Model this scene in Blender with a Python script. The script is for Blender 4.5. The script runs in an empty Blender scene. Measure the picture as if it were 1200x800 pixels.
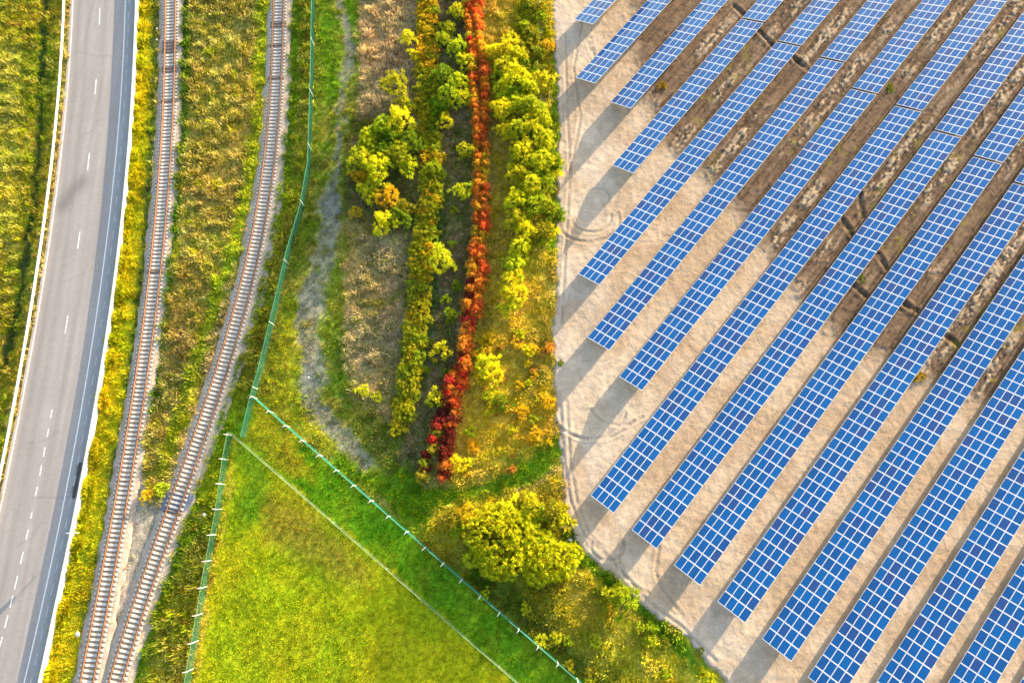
import bpy, math, random
import numpy as np
from mathutils import Vector

random.seed(11)
rng = np.random.default_rng(11)
C = bpy.context.scene.collection
S = bpy.context.scene

# ------------------------------------------------------------------ survey camera: pixel of the photo -> point on the ground
HC, FPX, TAU = 90.0, 765.0, math.radians(14.38)
CT, ST = math.cos(TAU), math.sin(TAU)


def ats(pts, h=0.0):
    p = np.atleast_2d(np.array(pts, float))
    a = (p[:, 0] - 600) / FPX
    b = (400 - p[:, 1]) / FPX
    d = np.stack([a, ST + b * CT, -CT + b * ST], 1)
    t = (h - HC) / d[:, 2]
    return np.array([0, 0, HC]) + d * t[:, None]


def at(px, py, h=0.0):
    return ats([(px, py)], h)[0]


def topx(P):
    P = np.atleast_2d(P)
    d = P - np.array([0, 0, HC])
    z = d[:, 1] * ST - d[:, 2] * CT
    return np.stack([600 + FPX * d[:, 0] / z, 400 - FPX * (d[:, 1] * CT + d[:, 2] * ST) / z], 1)


# ------------------------------------------------------------------ noise
def _h(ix, iy, s):
    n = (ix.astype(np.int64) * 374761393 + iy.astype(np.int64) * 668265263 + s * 1442695041) & 0x7fffffff
    n = ((n ^ (n >> 13)) * 1274126177) & 0x7fffffff
    n = ((n ^ (n >> 16)) * 668265263) & 0x7fffffff
    return ((n ^ (n >> 15)) & 0xffffff) / float(0xffffff)


def vn(x, y, s=0):
    ix, iy = np.floor(x), np.floor(y)
    fx, fy = x - ix, y - iy
    fx = fx * fx * (3 - 2 * fx)
    fy = fy * fy * (3 - 2 * fy)
    a = _h(ix, iy, s); b = _h(ix + 1, iy, s); c = _h(ix, iy + 1, s); d = _h(ix + 1, iy + 1, s)
    return (a * (1 - fx) + b * fx) * (1 - fy) + (c * (1 - fx) + d * fx) * fy


def fbm(x, y, f, s=0, o=3):
    t = 0; w = 0; a = 1.0
    for i in range(o):
        t = t + a * vn(x * f + 17.3 * i, y * f - 9.1 * i, s + i); w += a
        a *= .55; f *= 2.03
    return t / w


def ss(a, b, x):
    t = np.clip((x - a) / (b - a), 0, 1)
    return t * t * (3 - 2 * t)


def poly_sd(poly, x, y):
    """signed distance, positive inside"""
    n = len(poly)
    ins = np.zeros(x.shape, bool)
    d2 = np.full(x.shape, 1e18)
    for i in range(n):
        x0, y0 = poly[i][:2]; x1, y1 = poly[(i + 1) % n][:2]
        dx, dy = x1 - x0, y1 - y0
        t = np.clip(((x - x0) * dx + (y - y0) * dy) / max(dx * dx + dy * dy, 1e-9), 0, 1)
        d2 = np.minimum(d2, (x - x0 - t * dx) ** 2 + (y - y0 - t * dy) ** 2)
        if dy != 0:
            c = ((y0 > y) != (y1 > y)) & (x < dx * (y - y0) / dy + x0)
            ins ^= c
    d = np.sqrt(d2)
    return np.where(ins, d, -d)


def line_d(pts, x, y):
    """distance to a polyline and position 0..1 along it"""
    d2 = np.full(x.shape, 1e18); u = np.zeros(x.shape)
    n = len(pts) - 1
    for i in range(n):
        x0, y0 = pts[i][:2]; x1, y1 = pts[i + 1][:2]
        dx, dy = x1 - x0, y1 - y0
        t = np.clip(((x - x0) * dx + (y - y0) * dy) / max(dx * dx + dy * dy, 1e-9), 0, 1)
        q = (x - x0 - t * dx) ** 2 + (y - y0 - t * dy) ** 2
        u = np.where(q < d2, (i + t) / n, u)
        d2 = np.minimum(d2, q)
    return np.sqrt(d2), u


# ------------------------------------------------------------------ mesh helpers
def mesh(name, V, F, mats, col=None, midx=None, smooth=False):
    V = np.asarray(V, np.float32).reshape(-1, 3)
    Fs = F if isinstance(F, list) else [F]
    Fs = [np.asarray(f, np.int32) for f in Fs if len(f)]
    me = bpy.data.meshes.new(name)
    me.vertices.add(len(V)); me.vertices.foreach_set('co', V.ravel())
    tot = sum(f.size for f in Fs); n = sum(len(f) for f in Fs)
    me.loops.add(tot); me.loops.foreach_set('vertex_index', np.concatenate([f.ravel() for f in Fs]))
    me.polygons.add(n)
    lt = np.concatenate([np.full(len(f), f.shape[1], np.int32) for f in Fs])
    me.polygons.foreach_set('loop_start', (np.cumsum(lt) - lt).astype(np.int32))
    me.polygons.foreach_set('loop_total', lt)
    if midx is not None: me.polygons.foreach_set('material_index', np.asarray(midx, np.int32))
    if smooth: me.polygons.foreach_set('use_smooth', np.ones(n, bool))
    me.update(calc_edges=True)
    if col is not None:
        ca = me.color_attributes.new('Col', 'FLOAT_COLOR', 'POINT')
        c4 = np.ones((len(V), 4), np.float32); c4[:, :3] = np.clip(col, 0, 1)
        ca.data.foreach_set('color', c4.ravel())
    for m in (mats if isinstance(mats, (list, tuple)) else [mats]): me.materials.append(m)
    return me


def link(name, me, parent=None, loc=None):
    o = bpy.data.objects.new(name, me); C.objects.link(o)
    if parent: o.parent = parent
    if loc is not None: o.location = loc
    return o


def tag(o, label=None, cat=None, group=None, kind=None):
    if label: o['label'] = label
    if cat: o['category'] = cat
    if group: o['group'] = group
    if kind: o['kind'] = kind
    return o


def empty(name, loc, rz=0.0):
    o = bpy.data.objects.new(name, None); C.objects.link(o)
    o.location = loc; o.rotation_euler = (0, 0, rz); o.empty_display_size = .2
    return o


class MB:
    def __init__(s): s.v = []; s.f = []; s.m = []

    def quad(s, a, b, c, d, m=0):
        i = len(s.v); s.v += [a, b, c, d]; s.f.append((i, i + 1, i + 2, i + 3)); s.m.append(m)

    def box(s, c, ax, ay, az, m=0):
        c, ax, ay, az = (np.array(q, float) for q in (c, ax, ay, az))
        i = len(s.v)
        for k in (-1, 1):
            for j in (-1, 1):
                for l in (-1, 1): s.v.append(tuple(c + l * ax + j * ay + k * az))
        for q in ((0, 2, 3, 1), (4, 5, 7, 6), (0, 1, 5, 4), (2, 6, 7, 3), (0, 4, 6, 2), (1, 3, 7, 5)):
            s.f.append(tuple(i + t for t in q)); s.m.append(m)

    def tube(s, p0, p1, r0, r1, n=6, m=0, caps=True):
        p0, p1 = np.array(p0, float), np.array(p1, float)
        d = p1 - p0; d /= np.linalg.norm(d)
        u = np.cross(d, (0, 0, 1.) if abs(d[2]) < .9 else (1., 0, 0)); u /= np.linalg.norm(u); w = np.cross(d, u)
        i = len(s.v)
        for p, r in ((p0, r0), (p1, r1)):
            for k in range(n):
                a = 2 * math.pi * k / n
                s.v.append(tuple(p + r * (math.cos(a) * u + math.sin(a) * w)))
        for k in range(n):
            s.f.append((i + k, i + (k + 1) % n, i + n + (k + 1) % n, i + n + k)); s.m.append(m)
        if caps:
            t = len(s.v); s.v.append(tuple(p1))
            for k in range(0, n, 2):
                s.f.append((t, i + n + k, i + n + (k + 1) % n, i + n + (k + 2) % n)); s.m.append(m)

    def mesh(s, name, mats): return mesh(name, s.v, np.array(s.f), mats, midx=s.m)

    def build(s, name, mats, parent=None): return link(name, s.mesh(name, mats), parent)


# ------------------------------------------------------------------ materials
def newmat(name):
    m = bpy.data.materials.new(name); m.use_nodes = True
    nt = m.node_tree; b = nt.nodes['Principled BSDF']
    b.inputs['Roughness'].default_value = .85
    b.inputs['Specular IOR Level'].default_value = .2
    return m, nt, b


def nd(nt, t, **kw):
    n = nt.nodes.new(t)
    for k, v in kw.items():
        if k.startswith('i_'): n.inputs[int(k[2:]) if k[2:].isdigit() else k[2:]].default_value = v
        else: setattr(n, k, v)
    return n


def noise_fac(nt, scale, lo, hi, detail=3.0):
    tc = nd(nt, 'ShaderNodeNewGeometry')
    n = nd(nt, 'ShaderNodeTexNoise'); n.inputs['Scale'].default_value = scale; n.inputs['Detail'].default_value = detail
    nt.links.new(tc.outputs['Position'], n.inputs['Vector'])
    r = nd(nt, 'ShaderNodeMapRange'); r.inputs[1].default_value = .28; r.inputs[2].default_value = .72
    r.inputs[3].default_value = lo; r.inputs[4].default_value = hi
    nt.links.new(n.outputs['Fac'], r.inputs[0])
    return n, r


def attr_ground(name, scales, bump=.0, bscale=8.0, bdist=.05, rough=.95):
    """vertex paint multiplied by fine world-space noise, plus bump"""
    m, nt, b = newmat(name)
    b.inputs['Roughness'].default_value = rough; b.inputs['Specular IOR Level'].default_value = .05
    at_ = nd(nt, 'ShaderNodeAttribute', attribute_name='Col')
    cur = at_.outputs['Color']
    for sc, lo, hi in scales:
        _, r = noise_fac(nt, sc, lo, hi)
        mx = nd(nt, 'ShaderNodeVectorMath', operation='SCALE')
        nt.links.new(cur, mx.inputs[0]); nt.links.new(r.outputs[0], mx.inputs['Scale'])
        cur = mx.outputs[0]
    nt.links.new(cur, b.inputs['Base Color'])
    if bump:
        n, _ = noise_fac(nt, bscale, 0, 1, 5)
        bp = nd(nt, 'ShaderNodeBump'); bp.inputs['Strength'].default_value = bump; bp.inputs['Distance'].default_value = bdist
        nt.links.new(n.outputs['Fac'], bp.inputs['Height']); nt.links.new(bp.outputs[0], b.inputs['Normal'])
    return m


def plain(name, col, rough=.6, var=.0, scale=3.0, metal=0.0, spec=.3):
    m, nt, b = newmat(name)
    b.inputs['Roughness'].default_value = rough; b.inputs['Metallic'].default_value = metal
    b.inputs['Specular IOR Level'].default_value = spec
    if var:
        _, r = noise_fac(nt, scale, 1 - var, 1 + var)
        c = nd(nt, 'ShaderNodeRGB'); c.outputs[0].default_value = (*col, 1)
        mx = nd(nt, 'ShaderNodeVectorMath', operation='SCALE')
        nt.links.new(c.outputs[0], mx.inputs[0]); nt.links.new(r.outputs[0], mx.inputs['Scale'])
        nt.links.new(mx.outputs[0], b.inputs['Base Color'])
    else: b.inputs['Base Color'].default_value = (*col, 1)
    return m


def leafmat(name, use_obj=True, trans=.3):
    m, nt, b = newmat(name)
    a = nd(nt, 'ShaderNodeAttribute', attribute_name='Col')
    col = a.outputs['Color']
    if use_obj:
        oi = nd(nt, 'ShaderNodeObjectInfo')
        mx = nd(nt, 'ShaderNodeVectorMath', operation='MULTIPLY')
        nt.links.new(col, mx.inputs[0]); nt.links.new(oi.outputs['Color'], mx.inputs[1]); col = mx.outputs[0]
    nt.links.new(col, b.inputs['Base Color'])
    b.inputs['Roughness'].default_value = .8; b.inputs['Specular IOR Level'].default_value = .03
    t = nd(nt, 'ShaderNodeBsdfTranslucent'); nt.links.new(col, t.inputs[0])
    ms = nd(nt, 'ShaderNodeMixShader'); ms.inputs[0].default_value = trans
    nt.links.new(b.outputs[0], ms.inputs[1]); nt.links.new(t.outputs[0], ms.inputs[2])
    nt.links.new(ms.outputs[0], nt.nodes['Material Output'].inputs[0])
    return m


M_ground = attr_ground('meadow_soil', [(1.7, .72, 1.25), (6.5, .62, 1.35)], .6, 5.0, .12)
M_yard = attr_ground('sandy_gravel', [(.9, .9, 1.1), (4.2, .87, 1.11), (15, .92, 1.07)], .55, 3.0, .07)
M_road = attr_ground('asphalt', [(2.3, .94, 1.05), (14, .93, 1.06)], .15, 20, .01, .85)
M_ballast = attr_ground('track_ballast', [(5.0, .7, 1.28), (13, .72, 1.25)], .8, 9.0, .06)
M_grass = leafmat('grass_blades', False, .3)
M_leaf = leafmat('leaves', True, .35)
M_bark = plain('bark', (.09, .07, .05), .9, .3, 6)
M_paint = plain('road_paint', (.78, .77, .75), .7, .12, 3)
M_faint = plain('worn_road_paint', (.5, .5, .52), .8, .2, 2)
M_rail = plain('rusty_steel', (.235, .108, .05), .75, .35, 2.0)
M_conc = plain('concrete', (.66, .60, .53), .85, .2, 2.2)
M_wood = plain('tarred_wood', (.2, .165, .15), .9, .25, 3)
M_white = plain('white_steel', (.66, .65, .62), .6, .14, 1.5)
M_cream = plain('weathered_white_steel', (.80, .77, .62), .55, .08, 1.5)
M_galv = plain('galvanised_steel', (.45, .46, .47), .5, .1, 3, .3)
M_wireg = plain('green_coated_wire', (.035, .20, .11), .6, .25, .4)
M_wireteal = plain('teal_coated_wire', (.04, .26, .19), .6, .2, .5)
M_teal = plain('teal_rail_paint', (.04, .25, .15), .5, .15, .6)
M_wirepale = plain('pale_green_wire', (.22, .34, .15), .7, .2, .5)
M_palepost = plain('pale_post', (.72, .70, .62), .7, .1, 2)
M_frame = plain('module_frame', (.72, .74, .76), .4, .03, 2)
M_steel = plain('support_steel', (.30, .30, .31), .6, .1, 2)
M_stone = plain('pale_stone', (.55, .53, .50), .9, .2, 4)


def panel_glass():
    m, nt, b = newmat('panel_glass')
    oi = nd(nt, 'ShaderNodeObjectInfo'); ge = nd(nt, 'ShaderNodeNewGeometry')
    ad = nd(nt, 'ShaderNodeMath', operation='ADD'); fr = nd(nt, 'ShaderNodeMath', operation='FRACT')
    nt.links.new(oi.outputs['Random'], ad.inputs[0]); nt.links.new(ge.outputs['Random Per Island'], ad.inputs[1])
    nt.links.new(ad.outputs[0], fr.inputs[0])
    cr = nd(nt, 'ShaderNodeValToRGB')
    e = cr.color_ramp.elements
    e[0].position = 0; e[0].color = (.003, .078, .275, 1)
    e[1].position = 1; e[1].color = (.022, .062, .215, 1)
    for p, c in ((.3, (.003, .100, .325, 1)), (.6, (.004, .080, .275, 1)), (.85, (.006, .070, .25, 1)), (.94, (.018, .066, .23, 1))):
        q = e.new(p); q.color = c
    nt.links.new(fr.outputs[0], cr.inputs[0])
    # printed busbars: thin paler lines along the module
    tc = nd(nt, 'ShaderNodeTexCoord')
    wv = nd(nt, 'ShaderNodeTexWave', wave_type='BANDS', bands_direction='X'); wv.inputs['Scale'].default_value = 1.9
    nt.links.new(tc.outputs['Object'], wv.inputs[0])
    rp = nd(nt, 'ShaderNodeMapRange'); rp.inputs[1].default_value = .3; rp.inputs[2].default_value = 1; rp.inputs[3].default_value = .92; rp.inputs[4].default_value = 1.22
    nt.links.new(wv.outputs['Fac'], rp.inputs[0])
    mx = nd(nt, 'ShaderNodeVectorMath', operation='SCALE')
    nt.links.new(cr.outputs[0], mx.inputs[0]); nt.links.new(rp.outputs[0], mx.inputs['Scale'])
    nt.links.new(mx.outputs[0], b.inputs['Base Color'])
    b.inputs['Roughness'].default_value = .1; b.inputs['Specular IOR Level'].default_value = .6
    return m


M_glass = panel_glass()

# ------------------------------------------------------------------ curves of the roads and tracks: x = f(y)
YMIN, YMAX = -34.0, 98.0


def curve(px, deg=4, h=0.0, yr=None):
    P = ats(px, h)
    k = np.polyfit(P[:, 1], P[:, 0], deg)
    d = np.polyder(k)
    lo, hi = P[:, 1].min(), P[:, 1].max()

    def f(y):
        y = np.asarray(y, float); c = np.clip(y, lo, hi)
        return np.polyval(k, c) + np.polyval(d, c) * (y - c)
    return f


road_l = curve([(86, 0), (81, 80), (75.5, 150), (70, 200), (60, 275), (44, 380), (37.5, 405), (25, 475), (11, 550), (1, 595)], 3)
road_r = curve([(147.5, 0), (144, 82), (140, 140), (135, 200), (125, 287), (116, 355), (109, 405), (96, 470), (85, 540), (74, 598), (59, 670), (41, 747), (29, 800)], 4)
rail_l = curve([(75, 0), (71, 65), (67.5, 110), (59.5, 197), (51, 272), (41, 332), (28, 400), (19, 455), (10, 505), (1, 552)], 3, .6)
rail_r = curve([(161, 0), (157, 80), (150, 197), (144, 265), (136, 325), (125, 400), (114, 465), (104, 522), (90, 598), (82, 640), (71, 692), (59, 747), (47.5, 797)], 4, .6)
mid_l = curve([(118, 0), (112.5, 102), (105, 190), (93, 282), (78.5, 381), (61, 485), (44, 575), (27, 653), (14, 704), (2.5, 751)], 4)
shl_l = curve([(152, 0), (148, 90), (139, 222), (134, 260), (130, 299), (119.5, 380), (113, 422), (109, 445), (102, 489), (97.5, 512), (82.5, 592), (77.5, 615), (65.5, 674), (52.5, 730), (39, 790)], 4)
tone_b = curve([(131, 0), (126, 100), (118, 200), (105, 300), (90, 400), (75, 500), (55, 600), (35, 700), (17, 797)], 3)
t1 = curve([(199, 0), (198, 80), (192.5, 197), (185.5, 272), (171.3, 398), (163.2, 456), (153.3, 514), (140.5, 592), (126.5, 668), (114.3, 728), (101.5, 797)], 4, .4)
t2 = curve([(326.3, 0), (322.8, 82), (314.2, 197), (292, 315), (270, 400), (250, 458), (229, 522), (202.5, 598), (182, 651), (164, 708), (136, 793)], 4, .4)


def edge_r(y): return rail_r(y) + .1


def edge_l(y): return road_l(y) - .45


# ------------------------------------------------------------------ zones of the ground (outlines surveyed from the photo, kept in metres)
def W(px): return [tuple(p[:2]) for p in ats(px)]


yard_poly = W([(647, -60), (647, 0), (649, 62), (652, 105), (654, 150), (653, 197), (651, 280), (650, 350), (646, 395), (649, 430), (651, 475), (654, 520), (659, 562), (661, 600), (670, 625), (682, 647), (705, 665), (727, 682), (750, 710), (770, 725), (790, 736), (807, 750), (825, 775), (847, 795), (880, 840), (930, 900), (1500, 900), (1500, -60)])

VG = 1.5
yel = (.40, .35, .015); lime = (.26, .31, .012); grn = (.09, .17, .010); tan = (.50, .39, .15); brn = (.22, .14, .035); olive = (.18, .19, .018); gold = (.46, .32, .018); dgrn = (.04, .085, .008)
# zone: outline, colour a, colour b, accents for the clumps, clump density, clump height, id
Z = []


def zone(px, a, b, acc, dens, hgt, zid, soft=.8): Z.append(('p', W(px), a, b, acc, dens, hgt, zid, soft))


def stroke(px, wid, a, b, acc, dens, hgt, zid, soft=.6): Z.append(('s', W(px), a, b, acc, dens, hgt, zid, soft, wid))


zone([(-90, -60), (74, -60), (75, 0), (59, 200), (28, 400), (1, 552), (-20, 640), (-90, 900)], (.19, .20, .02), (.30, .24, .045), [tan, brn, lime, yel, olive, (.34, .2, .07)], 1.0, .45, 1)
stroke([(55, -20), (54, 0), (50, 75), (47, 150), (40, 237), (27, 320), (17, 380), (5, 430)], .55, (.035, .05, .015), (.05, .06, .02), [dgrn, grn], .25, .3, 1, .35)
stroke([(10, 60), (14, 140), (8, 230), (0, 300)], 1.6, (.30, .25, .07), (.34, .26, .1), [tan, yel], .9, .5, 1, 1.2)
zone([(161, -60), (161, 0), (150, 200), (126, 395), (90, 598), (47, 798), (10, 900), (70, 900), (97, 790), (120, 655), (143, 555), (165, 385), (178, 270), (183, 100), (184, -60)], (.34, .31, .02), (.25, .26, .02), [yel, lime, yel, lime, gold], .85, .3, 2, .4)
stroke([(180, -60), (181, 0), (179, 120), (171, 270), (160, 380), (138, 545), (120, 640), (104, 720), (88, 800)], .5, (.07, .10, .04), (.10, .12, .05), [dgrn, grn, lime], .7, .35, 2, .4)
zone([(211, -60), (213, 100), (206, 200), (196, 300), (184, 400), (173, 480), (166, 540), (174, 588), (190, 565), (213, 500), (243, 400), (268, 330), (290, 250), (303, 180), (309, 80), (311, -60)], (.31, .22, .06), (.24, .20, .03), [tan, (.54, .37, .16), brn, yel, olive, (.40, .23, .08), brn, (.50, .33, .14)], 1.0, .48, 3)
stroke([(309, -20), (306, 100), (298, 190), (280, 275), (255, 345), (228, 435), (208, 500), (190, 550)], 1.0, (.24, .26, .02), (.30, .27, .03), [lime, yel], 1.0, .5, 3, .5)
stroke([(216, -20), (217, 90), (209, 210), (198, 310), (186, 400), (176, 480)], .7, (.06, .11, .015), (.09, .13, .02), [grn, dgrn, lime], 1.0, .5, 3, .5)
zone([(343, -60), (342, 60), (335, 180), (322, 260), (302, 330), (285, 390), (262, 480), (240, 540), (215, 610), (190, 680), (160, 760), (135, 850), (110, 900), (195, 900), (224, 797), (246, 667), (268, 540), (288, 513), (316, 400), (339, 300), (364, 197), (369, 0), (369, -60)], (.27, .22, .05), (.20, .20, .025), [tan, yel, lime, brn], .95, .55, 4, .4)
stroke([(347, 0), (342, 120), (330, 230), (305, 330), (280, 420), (262, 490), (240, 560), (205, 660), (175, 740), (155, 800)], .7, (.13, .19, .02), (.17, .19, .03), [lime, grn], 1.0, .4, 4, .5)
stroke([(268, 470), (258, 520), (248, 570)], 2.2, (.16, .22, .02), (.22, .24, .02), [lime, grn, yel], .9, .35, 4, 1.0)
zone([(369, -60), (369, 0), (364, 197), (339, 300), (316, 400), (299, 464), (340, 500), (400, 548), (440, 585), (480, 580), (470, 530), (440, 500), (412, 470), (402, 400), (408, 250), (420, 150), (421, -60)], (.12, .145, .022), (.20, .155, .05), [grn, olive, brn, olive], .75, .22, 5)
stroke([(380, 0), (384, 60), (388, 110)], 1.5, (.085, .145, .015), (.13, .16, .02), [grn, olive, lime], .7, .2, 5, 1.4)
stroke([(412, 0), (415, 60)], 1.1, (.09, .16, .015), (.12, .17, .02), [grn], .7, .2, 5, .8)
zone([(335, 370), (365, 380), (352, 440), (372, 490), (395, 530), (340, 500), (300, 464)], (.30, .26, .03), (.20, .19, .025), [yel, lime, brn], .8, .25, 5, 1.2)
zone([(420, 470), (470, 500), (500, 540), (495, 570), (450, 560), (410, 500)], (.15, .14, .03), (.20, .16, .06), [olive, tan, grn], .8, .3, 5, 1.5)
zone([(420, -60), (493, -60), (490, 100), (478, 150), (450, 150), (430, 165), (419, 150)], (.42, .31, .17), (.34, .25, .125), [tan, (.46, .35, .21), (.40, .30, .17), brn], 1.0, .5, 6, .6)
zone([(408, 262), (440, 275), (470, 265), (482, 290), (481, 400), (470, 470), (452, 495), (432, 475), (412, 440), (404, 400), (404, 320)], (.42, .31, .14), (.31, .25, .08), [tan, (.44, .34, .2), (.38, .29, .16), olive], 1.0, .45, 6, 1.0)
stroke([(425, 355), (452, 352), (470, 345)], .9, (.13, .13, .03), (.17, .15, .04), [olive], .7, .3, 6, .8)
zone([(412, 140), (470, 125), (490, 160), (492, 250), (475, 280), (430, 262), (408, 225)], (.10, .09, .03), (.17, .12, .06), [olive, brn, grn], .8, .4, 6, 1.2)
zone([(505, -60), (548, -60), (550, 100), (556, 200), (553, 290), (545, 370), (530, 440), (510, 510), (492, 575), (468, 545), (475, 500), (488, 400), (500, 300), (512, 220), (508, 120)], (.19, .145, .07), (.12, .12, .035), [(.32, .24, .13), (.26, .19, .10), brn, olive, grn], .9, .4, 7, .8)
stroke([(512, 190), (514, 240), (508, 330), (497, 400), (490, 450)], .9, (.06, .10, .02), (.08, .12, .03), [grn, dgrn], .8, .3, 7, .6)
zone([(560, -60), (641, -60), (647, 0), (653, 190), (650, 350), (648, 430), (655, 530), (600, 562), (540, 578), (522, 566), (545, 440), (565, 330), (577, 200), (568, 80)], (.40, .32, .055), (.38, .27, .09), [yel, gold, tan, (.45, .34, .15)], 1.0, .45, 8)
zone([(560, 385), (610, 390), (648, 420), (652, 520), (600, 555), (560, 545), (555, 470)], (.44, .31, .08), (.36, .28, .05), [gold, (.46, .25, .06), tan, lime, yel], 1.0, .38, 8, 1.2)
zone([(600, 0), (640, 0), (646, 60), (648, 110), (628, 100), (608, 60)], (.24, .20, .025), (.20, .19, .02), [olive, gold, lime], 1.0, .5, 8, .8)
stroke([(631, -20), (632, 40), (634, 100), (640, 150)], .32, (.36, .27, .19), (.28, .2, .13), [tan], .15, .2, 8, .25)
stroke([(650, 60), (651, 130), (650, 200), (648, 290)], .55, (.13, .22, .02), (.16, .2, .02), [lime, grn], 1.0, .4, 8, .4)
stroke([(658, 520), (620, 552), (580, 570), (540, 585), (490, 588), (440, 566), (400, 545)], 1.5, (.075, .16, .012), (.10, .18, .015), [grn, lime], .9, .25, 10, 1.0)
stroke([(470, 560), (480, 600), (520, 640)], 1.8, (.075, .16, .012), (.10, .18, .015), [grn, lime], .9, .25, 10, 1.2)
zone([(520, 592), (560, 582), (620, 575), (657, 550), (661, 600), (705, 665), (750, 710), (807, 750), (847, 795), (930, 900), (790, 900), (690, 815), (600, 735), (495, 640), (500, 610)], (.42, .32, .06), (.32, .26, .04), [yel, tan, gold, tan, olive, gold], 1.0, .42, 11)
stroke([(500, 645), (560, 697), (620, 748), (690, 808)], 1.4, (.30, .22, .05), (.20, .16, .03), [gold, brn, yel], .9, .35, 11, .8)
stroke([(560, 672), (610, 715), (665, 770), (700, 805)], 1.6, (.10, .13, .02), (.14, .15, .03), [grn, olive, brn], .9, .4, 11, 1.0)
stroke([(648, 668), (680, 705), (720, 742), (760, 775), (800, 812)], 1.3, (.42, .31, .09), (.36, .28, .06), [tan, gold, yel], 1.0, .45, 11, .8)
stroke([(662, 600), (676, 648), (705, 674), (727, 692), (768, 732), (800, 758), (822, 785), (850, 812)], .8, (.06, .14, .012), (.09, .16, .015), [grn, dgrn, lime], 1.0, .45, 11, .5)
zone([(299, 466), (450, 598), (600, 729), (690, 808), (760, 880), (680, 880), (604, 806), (477, 684), (380, 600), (273, 508)], (.09, .22, .012), (.14, .23, .015), [grn, lime, (.12, .3, .02)], .75, .16, 12, .4)
zone([(299, 468), (345, 508), (365, 560), (330, 550), (285, 515)], (.26, .25, .02), (.20, .18, .02), [yel, lime, brn], .7, .16, 12, 1.2)
zone([(273, 508), (380, 600), (477, 684), (610, 806), (690, 900), (190, 900), (224, 797), (246, 667), (267, 540)], (.275, .285, .012), (.20, .25, .009), [lime, yel, (.22, .25, .01), olive], .6, .12, 13, .4)
zone([(300, 570), (360, 600), (440, 670), (430, 690), (360, 660), (310, 630)], (.21, .18, .03), (.24, .22, .03), [olive, yel, brn], .55, .12, 13, 1.8)
stroke([(276, 512), (262, 600), (249, 667), (238, 732), (227, 797), (214, 870)], .22, (.42, .34, .06), (.36, .30, .05), [tan, yel], .8, .2, 13, .2)
stroke([(285, 530), (300, 560), (290, 600)], 1.4, (.10, .20, .012), (.13, .2, .015), [grn, lime], .7, .14, 13, 1.2)
bare_mid = W([(166, 548), (176, 592), (196, 588), (180, 640), (152, 720), (132, 800), (115, 900), (85, 900), (110, 790), (125, 720), (140, 640), (152, 585)])
dirt = [(W([(399, -60), (400, 0), (404, 25), (407, 40), (404, 75), (400, 120), (399, 155), (395, 200), (393, 225), (384, 250)]), .62),
        (W([(400, 20), (411, 35), (412, 60), (409, 95)]), .6),
        (W([(386, 235), (388, 262), (383, 290), (375, 310), (366, 345), (367, 365)]), 2.1),
        (W([(394, 240), (389, 280), (387, 320)]), .3), (W([(386, 205), (384, 225), (380, 255)]), .3),
        (W([(372, 320), (355, 350), (347, 380)]), .5), (W([(368, 350), (360, 395), (367, 420), (372, 440)]), 1.9),
        (W([(360, 440), (362, 462), (375, 482), (390, 500), (407, 520), (427, 541)]), 1.45)]


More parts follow.
